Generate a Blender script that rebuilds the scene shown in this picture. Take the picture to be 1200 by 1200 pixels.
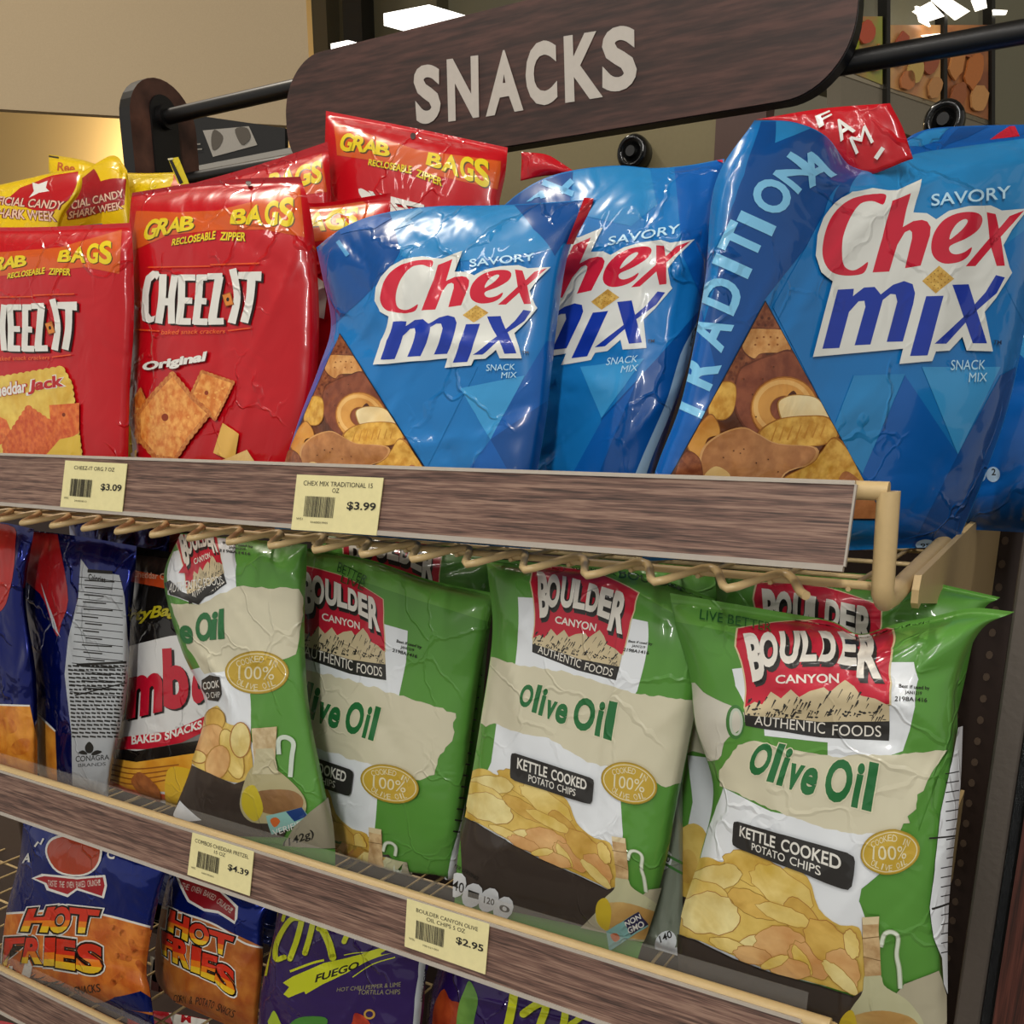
import bpy, math, random
import numpy as np
from mathutils import Vector
from mathutils.geometry import tessellate_polygon

# ------------------------------------------------------------------ camera, world, light, exposure
scene = bpy.context.scene
for o in list(bpy.data.objects): bpy.data.objects.remove(o)
C = scene.collection
F, PX, PY = 1120.0, 600.0, 800.0            # focal length in pixels, principal point of the 1200 x 1200 frame
PITCH = math.atan(312 / F); YAW = math.atan(700 / (F / math.cos(PITCH)))
FW = np.array([-math.sin(YAW) * math.cos(PITCH), math.cos(YAW) * math.cos(PITCH), -math.sin(PITCH)])
RT = np.array([math.cos(YAW), math.sin(YAW), 0.0]); UP = np.cross(RT, FW)
cd = bpy.data.cameras.new('camera'); cam = bpy.data.objects.new('camera', cd); C.objects.link(cam)
cam.rotation_euler = (math.pi / 2 - PITCH, 0, YAW); cd.sensor_width = 36
cd.lens = 36 * F / 1200; cd.shift_y = 200 / 1200; cd.clip_start = .01
scene.camera = cam
w = bpy.data.worlds.new('world'); scene.world = w; w.use_nodes = True
w.node_tree.nodes['Background'].inputs[0].default_value = (1.0, .95, .87, 1)
w.node_tree.nodes['Background'].inputs[1].default_value = .46
def area(name, loc, target, size, size_y, power, col=(1, .95, .87)):
    l = bpy.data.lights.new(name, 'AREA'); l.shape = 'RECTANGLE'; l.size = size; l.size_y = size_y
    l.energy = power; l.color = col
    o = bpy.data.objects.new(name, l); C.objects.link(o); o.location = loc
    o.rotation_euler = (Vector(target) - Vector(loc)).to_track_quat('-Z', 'Y').to_euler()
    return o
area('ceiling_lamp_row', (-.35, -.95, 1.7), (-.2, .65, -.1), 1.7, .03, 8)
area('ceiling_lamp_row_aisle', (.55, -1.9, 1.35), (-.2, .6, -.4), 0.05, 1.5, 40, (1, .97, .93))
area('ceiling_lamp_row_far', (-1.7, -.9, 1.9), (-.4, .65, 0), .07, 1.3, 6)
for i_, (x_, y_, z_) in enumerate(((.1, -.2, 1.7), (-.9, -.3, 1.8), (.35, -1.2, 1.9), (-.5, -1.4, 1.9))):
    l_ = bpy.data.lights.new('glint_light', 'POINT'); l_.energy = 3.6; l_.shadow_soft_size = .03; l_.color = (1, .95, .88)  # added point lights without seen fixtures, for small sharp glints on the film
    o_ = bpy.data.objects.new('glint_light', l_); C.objects.link(o_); o_.location = (x_, y_, z_)
vs_ = scene.view_settings
vs_.view_transform = 'Standard'; vs_.look = 'None'; vs_.exposure = 0.0; vs_.gamma = 1; vs_.use_curve_mapping = False
scene.display_settings.display_device = 'sRGB'

# ------------------------------------------------------------------ pixel <-> place
def rays(p):
    p = np.asarray(p, float).reshape(-1, 2)
    return RT * ((p[:, :1] - PX) / F) + UP * ((PY - p[:, 1:]) / F) + FW
def at(x, y, Y):
    r = rays([x, y])[0]; return r * Y / r[1]
def onz(x, Y, z):                            # pixel row where height z at depth Y is seen in column x
    lo, hi = -400., 2600.
    for _ in range(50):
        m = (lo + hi) / 2
        if at(x, m, Y)[2] > z: lo = m
        else: hi = m
    return m
def proj(P):
    P = np.asarray(P, float).reshape(-1, 3); d = P @ FW
    return np.stack([PX + F * (P @ RT) / d, PY - F * (P @ UP) / d], 1)

# ------------------------------------------------------------------ materials
def lin(h):
    if isinstance(h, (tuple, list)): return (*h[:3], 1)
    h = h.lstrip('#'); c = [int(h[i:i + 2], 16) / 255 for i in (0, 2, 4)]
    return tuple([x / 12.92 if x <= .04045 else ((x + .055) / 1.055) ** 2.4 for x in c] + [1])
_m = {}
def mat(key, build):
    if key not in _m:
        m = bpy.data.materials.new(str(key)); m.use_nodes = True
        build(m.node_tree, m.node_tree.nodes['Principled BSDF']); _m[key] = m
    return _m[key]
def N(nt, t, **k):
    n = nt.nodes.new(t)
    for a, b in k.items():
        if hasattr(n, a): setattr(n, a, b)
        else: n.inputs[a].default_value = b
    return n
def film(hexc, rough=.32, metal=0.0, crinkle=1.0, vary=.06):
    """printed bag film: glossy, finely crinkled"""
    def b(nt, p):
        L = nt.links; tc = N(nt, 'ShaderNodeTexCoord')
        n1 = N(nt, 'ShaderNodeTexNoise'); n1.inputs['Scale'].default_value = 17; n1.inputs['Detail'].default_value = 2.0
        n1.inputs['Distortion'].default_value = 1.2
        n2 = N(nt, 'ShaderNodeTexVoronoi'); n2.feature = 'DISTANCE_TO_EDGE'; n2.inputs['Scale'].default_value = 20
        n3 = N(nt, 'ShaderNodeTexNoise'); n3.inputs['Scale'].default_value = 20; n3.inputs['Detail'].default_value = 3
        mx = N(nt, 'ShaderNodeMix', data_type='VECTOR'); mx.inputs[0].default_value = .045
        L.new(tc.outputs['Object'], mx.inputs[4]); L.new(n3.outputs['Color'], mx.inputs[5])
        L.new(tc.outputs['Object'], n3.inputs['Vector'])
        L.new(mx.outputs[1], n2.inputs['Vector']); L.new(tc.outputs['Object'], n1.inputs['Vector'])
        rp = N(nt, 'ShaderNodeMapRange'); rp.inputs['From Max'].default_value = .035; L.new(n2.outputs['Distance'], rp.inputs['Value'])
        nm = N(nt, 'ShaderNodeTexNoise'); nm.inputs['Scale'].default_value = 11; L.new(tc.outputs['Object'], nm.inputs['Vector'])
        rm = N(nt, 'ShaderNodeMapRange'); rm.inputs['From Min'].default_value = .46; rm.inputs['From Max'].default_value = .6; L.new(nm.outputs['Fac'], rm.inputs['Value'])
        mh = N(nt, 'ShaderNodeMix', data_type='FLOAT'); mh.inputs[2].default_value = 1.0; L.new(rm.outputs['Result'], mh.inputs[0]); L.new(rp.outputs['Result'], mh.inputs[3])
        b1 = N(nt, 'ShaderNodeBump'); b1.inputs['Strength'].default_value = .55 * crinkle; b1.inputs['Distance'].default_value = .0042
        b2 = N(nt, 'ShaderNodeBump'); b2.invert = True; b2.inputs['Strength'].default_value = .75 * crinkle; b2.inputs['Distance'].default_value = .0014
        L.new(n1.outputs['Fac'], b1.inputs['Height']); L.new(mh.outputs[0], b2.inputs['Height'])
        L.new(b1.outputs['Normal'], b2.inputs['Normal']); L.new(b2.outputs['Normal'], p.inputs['Normal'])
        hs = N(nt, 'ShaderNodeHueSaturation'); hs.inputs['Color'].default_value = lin(hexc)
        r2 = N(nt, 'ShaderNodeMapRange'); r2.inputs['To Min'].default_value = 1 - vary; r2.inputs['To Max'].default_value = 1 + vary
        L.new(n3.outputs['Fac'], r2.inputs['Value']); L.new(r2.outputs['Result'], hs.inputs['Value'])
        L.new(hs.outputs['Color'], p.inputs['Base Color'])
        p.inputs['Roughness'].default_value = rough; p.inputs['Metallic'].default_value = metal
        p.inputs['Specular IOR Level'].default_value = .3; p.inputs['Coat Weight'].default_value = .5 if crinkle > .5 else .1; p.inputs['Coat Roughness'].default_value = .035
        L.new(b2.outputs['Normal'], p.inputs['Coat Normal'])
    return mat(('film', hexc, rough, metal, crinkle, vary), b)
def food(h1, h2, scale=90, rough=.35, crinkle=1.0):
    """photographed food printed on the film: two tones in a fine grain"""
    def b(nt, p):
        L = nt.links; tc = N(nt, 'ShaderNodeTexCoord')
        n = N(nt, 'ShaderNodeTexNoise'); n.inputs['Scale'].default_value = scale; n.inputs['Detail'].default_value = 4
        n0 = N(nt, 'ShaderNodeTexNoise'); n0.inputs['Scale'].default_value = 26; n0.inputs['Detail'].default_value = 2.5; n0.inputs['Distortion'].default_value = 1.2
        L.new(tc.outputs['Object'], n.inputs['Vector']); L.new(tc.outputs['Object'], n0.inputs['Vector'])
        r = N(nt, 'ShaderNodeValToRGB'); r.color_ramp.elements[0].position = .36; r.color_ramp.elements[1].position = .64
        r.color_ramp.elements[0].color = lin(h1); r.color_ramp.elements[1].color = lin(h2)
        L.new(n.outputs['Fac'], r.inputs['Fac']); L.new(r.outputs['Color'], p.inputs['Base Color'])
        b1 = N(nt, 'ShaderNodeBump'); b1.inputs['Strength'].default_value = .5 * crinkle; b1.inputs['Distance'].default_value = .0042
        L.new(n0.outputs['Fac'], b1.inputs['Height']); L.new(b1.outputs['Normal'], p.inputs['Normal'])
        p.inputs['Roughness'].default_value = rough; p.inputs['Coat Weight'].default_value = .25; p.inputs['Coat Roughness'].default_value = .1
        L.new(b1.outputs['Normal'], p.inputs['Coat Normal'])
    return mat(('food', h1, h2, scale, rough), b)
def plain(hexc, rough=.5, metal=0., emit=None, es=1., bump=0., bscale=200, alpha=1., trans=0.):
    def b(nt, p):
        p.inputs['Base Color'].default_value = lin(hexc); p.inputs['Roughness'].default_value = rough; p.inputs['Metallic'].default_value = metal
        L = nt.links; tc = N(nt, 'ShaderNodeTexCoord')
        n = N(nt, 'ShaderNodeTexNoise'); n.inputs['Scale'].default_value = bscale; L.new(tc.outputs['Object'], n.inputs['Vector'])
        hs = N(nt, 'ShaderNodeHueSaturation'); hs.inputs['Color'].default_value = lin(hexc)
        r2 = N(nt, 'ShaderNodeMapRange'); r2.inputs['To Min'].default_value = .93; r2.inputs['To Max'].default_value = 1.07
        L.new(n.outputs['Fac'], r2.inputs['Value']); L.new(r2.outputs['Result'], hs.inputs['Value']); L.new(hs.outputs['Color'], p.inputs['Base Color'])
        if bump:
            bb = N(nt, 'ShaderNodeBump'); bb.inputs['Strength'].default_value = bump; bb.inputs['Distance'].default_value = .001
            L.new(n.outputs['Fac'], bb.inputs['Height']); L.new(bb.outputs['Normal'], p.inputs['Normal'])
        if emit: p.inputs['Emission Color'].default_value = lin(emit); p.inputs['Emission Strength'].default_value = es
        if alpha < 1: p.inputs['Alpha'].default_value = alpha
        if trans: p.inputs['Transmission Weight'].default_value = trans; p.inputs['IOR'].default_value = 1.3
    return mat(('plain', hexc, rough, metal, emit, es, bump, bscale, alpha, trans), b)
def wood(h1, h2, h3, sx=5, sz=160, rough=.5, bump=.35):
    def b(nt, p):
        L = nt.links; tc = N(nt, 'ShaderNodeTexCoord'); mp = N(nt, 'ShaderNodeMapping'); mp.inputs['Scale'].default_value = (sx, sz, sz)
        L.new(tc.outputs['Object'], mp.inputs['Vector'])
        n = N(nt, 'ShaderNodeTexNoise'); n.inputs['Scale'].default_value = 1; n.inputs['Detail'].default_value = 7; n.inputs['Roughness'].default_value = .62; n.inputs['Distortion'].default_value = .7
        L.new(mp.outputs['Vector'], n.inputs['Vector'])
        mp2 = N(nt, 'ShaderNodeMapping'); mp2.inputs['Scale'].default_value = (sx * 6, sz * 4, sz * 4); L.new(tc.outputs['Object'], mp2.inputs['Vector'])
        n2 = N(nt, 'ShaderNodeTexNoise'); n2.inputs['Scale'].default_value = 1; n2.inputs['Detail'].default_value = 4; L.new(mp2.outputs['Vector'], n2.inputs['Vector'])
        ad = N(nt, 'ShaderNodeMix', data_type='FLOAT'); ad.inputs[0].default_value = .42
        L.new(n.outputs['Fac'], ad.inputs[2]); L.new(n2.outputs['Fac'], ad.inputs[3])
        r = N(nt, 'ShaderNodeValToRGB'); e = r.color_ramp.elements; e[0].position = .40; e[1].position = .60; e[0].color = lin(h1); e[1].color = lin(h3)
        m = e.new(.5); m.color = lin(h2)
        L.new(ad.outputs[0], r.inputs['Fac']); L.new(r.outputs['Color'], p.inputs['Base Color'])
        bb = N(nt, 'ShaderNodeBump'); bb.inputs['Strength'].default_value = bump; bb.inputs['Distance'].default_value = .0006
        L.new(ad.outputs[0], bb.inputs['Height']); L.new(bb.outputs['Normal'], p.inputs['Normal'])
        p.inputs['Roughness'].default_value = rough
    return mat(('wood', h1, h2, h3, sx, sz), b)

# ------------------------------------------------------------------ flat art as triangle soups, in photograph-like 2-D coordinates
def tess(poly, holes=()):
    loops = [[Vector((x, y, 0)) for x, y in poly]] + [[Vector((x, y, 0)) for x, y in h] for h in holes]
    pts = [p for l in loops for p in l]
    t = tessellate_polygon(loops)
    a = np.array([[(pts[i].x, pts[i].y) for i in f] for f in t], float)
    return a.reshape(-1, 3, 2)
_ft = {}
def glyphs(s, bold=0.0, shear=0.0):
    """text outline filled, scaled to its own 0..1 box"""
    k = (s, bold, shear)
    if k not in _ft:
        cu = bpy.data.curves.new('lettering', 'FONT'); cu.body = s; cu.offset = bold; cu.shear = shear; cu.resolution_u = 4
        ob = bpy.data.objects.new('lettering', cu); C.objects.link(ob)
        me = bpy.data.meshes.new_from_object(ob.evaluated_get(bpy.context.evaluated_depsgraph_get()))
        me.calc_loop_triangles(); v = np.array([q.co[:2] for q in me.vertices]); t = np.array([l.vertices[:] for l in me.loop_triangles])
        a = v[t]; mn = a.reshape(-1, 2).min(0); mx = a.reshape(-1, 2).max(0)
        _ft[k] = (a - mn) / (mx - mn); bpy.data.objects.remove(ob); bpy.data.curves.remove(cu); bpy.data.meshes.remove(me)
    return _ft[k]
def text(s, bl, br, tr, tl, bold=.02, shear=0., grow=0.):
    a = glyphs(s, bold, shear).copy()
    if grow: a = (a - .5) * (1 + grow) + .5
    u, v = a[..., :1], a[..., 1:]
    bl, br, tr, tl = map(np.array, (bl, br, tr, tl))
    return bl * (1 - u) * (1 - v) + br * u * (1 - v) + tr * u * v + tl * (1 - u) * v
def arc_text(s, pts, h, ws=None, bold=.02, gap=.1):
    """each character upright on a path of centre points, height h"""
    out = []; P = smooth(pts, 60); d = np.r_[0, np.cumsum(np.linalg.norm(np.diff(P, axis=0), axis=1))]
    n = len(s); L = d[-1]
    for i, ch in enumerate(s):
        if ch == ' ': continue
        q = (i + .5) / n * L; c = np.array([np.interp(q, d, P[:, k]) for k in (0, 1)])
        c2 = np.array([np.interp(min(q + 1, L), d, P[:, k]) for k in (0, 1)]); c1 = np.array([np.interp(max(q - 1, 0), d, P[:, k]) for k in (0, 1)])
        a = (c2 - c1) / np.linalg.norm(c2 - c1); nn = np.array([a[1], -a[0]])
        wd = L / n * (1 - gap) * (.35 if ch in 'Il1i' else 1)
        out.append(text(ch, c - a * wd / 2 - nn * h / 2, c + a * wd / 2 - nn * h / 2, c + a * wd / 2 + nn * h / 2, c - a * wd / 2 + nn * h / 2, bold))
    return np.concatenate(out)
def smooth(pts, n=24, closed=False):
    p = np.array(pts, float)
    if closed: p = np.vstack([p[-1:], p, p[:2]])
    else: p = np.vstack([2 * p[0] - p[1], p, 2 * p[-1] - p[-2]])
    m = len(p) - 3; out = []
    t = np.linspace(0, m, n, endpoint=not closed)
    for q in t:
        i = min(int(q), m - 1); f = q - i; a, b, c, d = p[i:i + 4]
        out.append(.5 * ((2 * b) + (-a + c) * f + (2 * a - 5 * b + 4 * c - d) * f * f + (-a + 3 * b - 3 * c + d) * f ** 3))
    return np.array(out)
def blob(pts, n=40, holes=()): return tess([tuple(q) for q in smooth(pts, n, True)], holes)
def ell(cx, cy, rx, ry=None, rot=0, n=20, wob=0., seed=0):
    ry = ry or rx; r = random.Random(seed); out = []
    for i in range(n):
        a = 2 * math.pi * i / n; k = 1 + wob * (r.random() - .5) * 2
        x, y = rx * k * math.cos(a), ry * k * math.sin(a); c, s = math.cos(rot), math.sin(rot)
        out.append((cx + x * c - y * s, cy + x * s + y * c))
    return out
def ring(cx, cy, rx, ry, t, rot=0, n=32):
    o = np.array(ell(cx, cy, rx, ry, rot, n)); i = np.array(ell(cx, cy, rx - t, ry - t, rot, n)); o2 = np.roll(o, -1, 0); i2 = np.roll(i, -1, 0)
    return np.concatenate([np.stack([o, o2, i2], 1), np.stack([o, i2, i], 1)])
def stroke(pts, w, n=None, round_=False):
    p = smooth(pts, n) if n else np.array(pts, float)
    w = np.interp(np.linspace(0, 1, len(p)), np.linspace(0, 1, len(np.atleast_1d(w))), np.atleast_1d(w)) / 2
    t = np.gradient(p, axis=0); t /= np.linalg.norm(t, axis=1)[:, None] + 1e-9; nn = np.stack([-t[:, 1], t[:, 0]], 1)
    a, b = p + nn * w[:, None], p - nn * w[:, None]
    T = [np.stack([a[:-1], a[1:], b[1:]], 1), np.stack([a[:-1], b[1:], b[:-1]], 1)]
    if round_:
        for q, r in ((p[0], w[0]), (p[-1], w[-1])): T.append(tess(ell(q[0], q[1], r, r, 0, 12)))
    return np.concatenate(T)
def jag(pts, amp, step, seed=1):
    """torn edge"""
    r = random.Random(seed); out = []; n = len(pts)
    for i in range(n):
        a, b = np.array(pts[i], float), np.array(pts[(i + 1) % n], float); L = np.linalg.norm(b - a); m = max(1, int(L / step)); d = (b - a) / (L + 1e-9); nn = np.array([-d[1], d[0]])
        for k in range(m): out.append(tuple(a + (b - a) * k / m + nn * (r.random() - .5) * 2 * amp * (k > 0)))
    return out
def cat(*a): return np.concatenate([np.asarray(q).reshape(-1, 3, 2) for q in a])
def homog(src, dst):
    A = []
    for (x, y), (u, v) in zip(src, dst):
        A.append([x, y, 1, 0, 0, 0, -u * x, -u * y, -u]); A.append([0, 0, 0, x, y, 1, -v * x, -v * y, -v])
    H = np.linalg.svd(np.array(A, float))[2][-1].reshape(3, 3); H /= H[2, 2]
    def f(a):
        a = np.asarray(a, float); s = a.shape; q = a.reshape(-1, 2); h = np.c_[q, np.ones(len(q))] @ H.T
        return (h[:, :2] / h[:, 2:]).reshape(s)
    return f
def affine(src, dst):
    A = np.c_[np.array(src, float), np.ones(len(src))]; M = np.linalg.lstsq(A, np.array(dst, float), rcond=None)[0]
    def f(a):
        a = np.asarray(a, float); s = a.shape; q = a.reshape(-1, 2); return (np.c_[q, np.ones(len(q))] @ M).reshape(s)
    return f
def crop(x0, y0, k):
    return lambda a: np.asarray(a, float) / k + np.array([x0, y0])
def split(T, d, keep=None):
    """split triangles T (n,3,2) by signed distance d (n,3) = 0; keep=+1 keeps positive side only"""
    s = np.where(np.abs(d) < 1e-9, 0, np.sign(d)); mx, mn = s.max(1), s.min(1)
    cross = (mx > 0) & (mn < 0); out = []
    if keep is None: out.append(T[~cross])
    else: out.append(T[~cross & (mx > 0)])
    T, d, s = T[cross], d[cross], s[cross]
    if len(T):
        npos = (s > 0).sum(1); nneg = (s < 0).sum(1)
        # lone vertex: the one alone on its side (or, with a zero vertex, a positive one)
        lone = np.where(npos == 1, (s > 0).argmax(1), (s < 0).argmax(1))
        i = np.arange(len(T)); a, b, c = lone, (lone + 1) % 3, (lone + 2) % 3
        A, B, Cc = T[i, a], T[i, b], T[i, c]; da, db, dc = d[i, a], d[i, b], d[i, c]
        tb = np.where(db * da < 0, da / (da - db + 1e-30), 1.0); tc = np.where(dc * da < 0, da / (da - dc + 1e-30), 1.0)
        ab = A + (B - A) * tb[:, None]; ac = A + (Cc - A) * tc[:, None]
        tri = [(np.stack([A, ab, ac], 1), da > 0), (np.stack([ab, B, Cc], 1), da < 0), (np.stack([ab, Cc, ac], 1), da < 0)]
        for t, pos in tri: out.append(t if keep is None else t[pos])
    T = np.concatenate(out)
    e1, e2 = T[:, 1] - T[:, 0], T[:, 2] - T[:, 0]
    return T[np.abs(e1[:, 0] * e2[:, 1] - e1[:, 1] * e2[:, 0]) > 1e-10]
def clip(T, poly):
    poly = np.array(poly, float); c = poly.mean(0); T = np.asarray(T, float)
    for i in range(len(poly)):
        a, b = poly[i], poly[(i + 1) % len(poly)]; n = np.array([-(b - a)[1], (b - a)[0]])
        n /= np.linalg.norm(n)
        if n @ (c - a) < 0: n = -n
        if len(T): T = split(T, (T - a) @ n, +1)
    return T
def gridcut(T, g):
    """cut along integer lines of x, y and x-y of the grid space (T already scaled so cells are unit)"""
    for f in (lambda T: T[..., 0], lambda T: T[..., 1], lambda T: T[..., 0] - T[..., 1]):
        for _ in range(9):
            q = f(T); lo = np.floor(q.min(1) + 1e-6) + 1; hi = np.ceil(q.max(1) - 1e-6) - 1
            m = hi >= lo
            if not m.any(): break
            k = np.floor((lo[m] + hi[m]) / 2)
            T = np.concatenate([T[~m], split(T[m], f(T[m]) - k[:, None])])
    return T

# ------------------------------------------------------------------ objects
def link(name, me, parent=None):
    o = bpy.data.objects.new(name, me); C.objects.link(o)
    if parent: o.parent = parent
    return o
def tag(o, label=None, cat_=None, group=None, kind=None):
    if label: o['label'] = label
    if cat_: o['category'] = cat_
    if group: o['group'] = group
    if kind: o['kind'] = kind
    return o
def empty(name, loc=(0, 0, 0)):
    o = link(name, None); o.location = loc; o.empty_display_size = .02; return o
def mesh_np(name, V, Fc, mats, mi=None, nrm=None, smooth_=True):
    me = bpy.data.meshes.new(name); V = np.asarray(V, float)
    me.from_pydata(V.tolist(), [], [list(map(int, f)) for f in Fc])
    for m in mats: me.materials.append(m)
    if mi is not None: me.polygons.foreach_set('material_index', np.asarray(mi, np.int32))
    me.polygons.foreach_set('use_smooth', [smooth_] * len(me.polygons))
    me.update()
    if nrm is not None: me.normals_split_custom_set_from_vertices([tuple(q) for q in nrm])
    return me
class MB:
    """collects simple solids into one mesh"""
    def __init__(s): s.V = []; s.F = []; s.M = []; s.mats = []; s.sm = []
    def add(s, V, Fc, m, sm=False):
        b = len(s.V); s.V += [tuple(map(float, v)) for v in V]; s.F += [tuple(i + b for i in f) for f in Fc]
        if m not in s.mats: s.mats.append(m)
        s.M += [s.mats.index(m)] * len(Fc); s.sm += [sm] * len(Fc); return s
    def hexa(s, P, m):
        """eight corners: bottom four then top four"""
        return s.add(P, [(0, 3, 2, 1), (4, 5, 6, 7), (0, 1, 5, 4), (1, 2, 6, 5), (2, 3, 7, 6), (3, 0, 4, 7)], m)
    def box(s, a, b, m, bev=0.0):
        x0, y0, z0 = a; x1, y1, z1 = b
        return s.hexa([(x0, y0, z0), (x1, y0, z0), (x1, y1, z0), (x0, y1, z0), (x0, y0, z1), (x1, y0, z1), (x1, y1, z1), (x0, y1, z1)], m)
    def tube(s, pts, r, m, n=10, cyc=False, capr=True):
        P = [Vector(p) for p in pts]; K = len(P); V = []; up = None
        for i in range(K):
            if cyc: t = (P[(i + 1) % K] - P[i - 1]).normalized()
            else: t = (P[min(i + 1, K - 1)] - P[max(i - 1, 0)]).normalized()
            if up is None: up = Vector((0, 0, 1)) if abs(t.z) < .9 else Vector((0, 1, 0))
            x = t.cross(up).normalized(); y = x.cross(t).normalized(); up = y
            rr = r[i] if isinstance(r, (list, tuple)) else r
            V += [P[i] + x * rr * math.cos(2 * math.pi * k / n) + y * rr * math.sin(2 * math.pi * k / n) for k in range(n)]
        Fc = []
        for i in range(K if cyc else K - 1):
            for k in range(n):
                a, b = i * n + k, i * n + (k + 1) % n; j = ((i + 1) % K) * n
                Fc.append((a, b, j + (k + 1) % n, j + k))
        s.add(V, Fc, m, True)
        if not cyc: s.add(V[:n], [tuple(range(n))], m); s.add(V[-n:], [tuple(range(n))[::-1]], m)
        return s
    def prism(s, outline, d, m, me=None):
        """extrude a planar 3-D outline by vector d"""
        O = [Vector(p) for p in outline]; n = len(O); d = Vector(d)
        s.add(O, [tuple(range(n))], m); s.add([p + d for p in O], [tuple(range(n))[::-1]], m)
        V = O + [p + d for p in O]
        return s.add(V, [(i, (i + 1) % n, n + (i + 1) % n, n + i) for i in range(n)], me or m)
    def build(s, name, parent=None, bevel=0.0):
        me = bpy.data.meshes.new(name); me.from_pydata(s.V, [], s.F)
        for m in s.mats: me.materials.append(m)
        me.polygons.foreach_set('material_index', s.M); me.polygons.foreach_set('use_smooth', s.sm); me.update()
        o = link(name, me, parent)
        if bevel:
            b = o.modifiers.new('bevel', 'BEVEL'); b.width = bevel; b.segments = 2; b.limit_method = 'ANGLE'
        return o

# decals on a flat face: pixel art dropped on plane through p0 with normal n
def flat_art(name, parent, layers, p0, n, off0=.0003, step=.00012, origin=(0, 0, 0)):
    p0 = np.array(p0, float); n = np.array(n, float); n /= np.linalg.norm(n)
    if n @ p0 > 0: n = -n
    V = []; Fc = []; mi = []; mats = []; b = 0
    for k, (T, m) in enumerate(layers):
        T = np.asarray(T, float).reshape(-1, 2); r = rays(T); P = r * ((p0 @ n) / (r @ n))[:, None] + n * (off0 + step * k) - np.array(origin)
        V.append(P); q = len(P) // 3; Fc += [(b + 3 * i, b + 3 * i + 1, b + 3 * i + 2) for i in range(q)]; b += len(P)
        if m not in mats: mats.append(m)
        mi += [mats.index(m)] * q
    me = mesh_np(name, np.concatenate(V), Fc, mats, mi, None, False)
    return link(name, me, parent)

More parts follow.
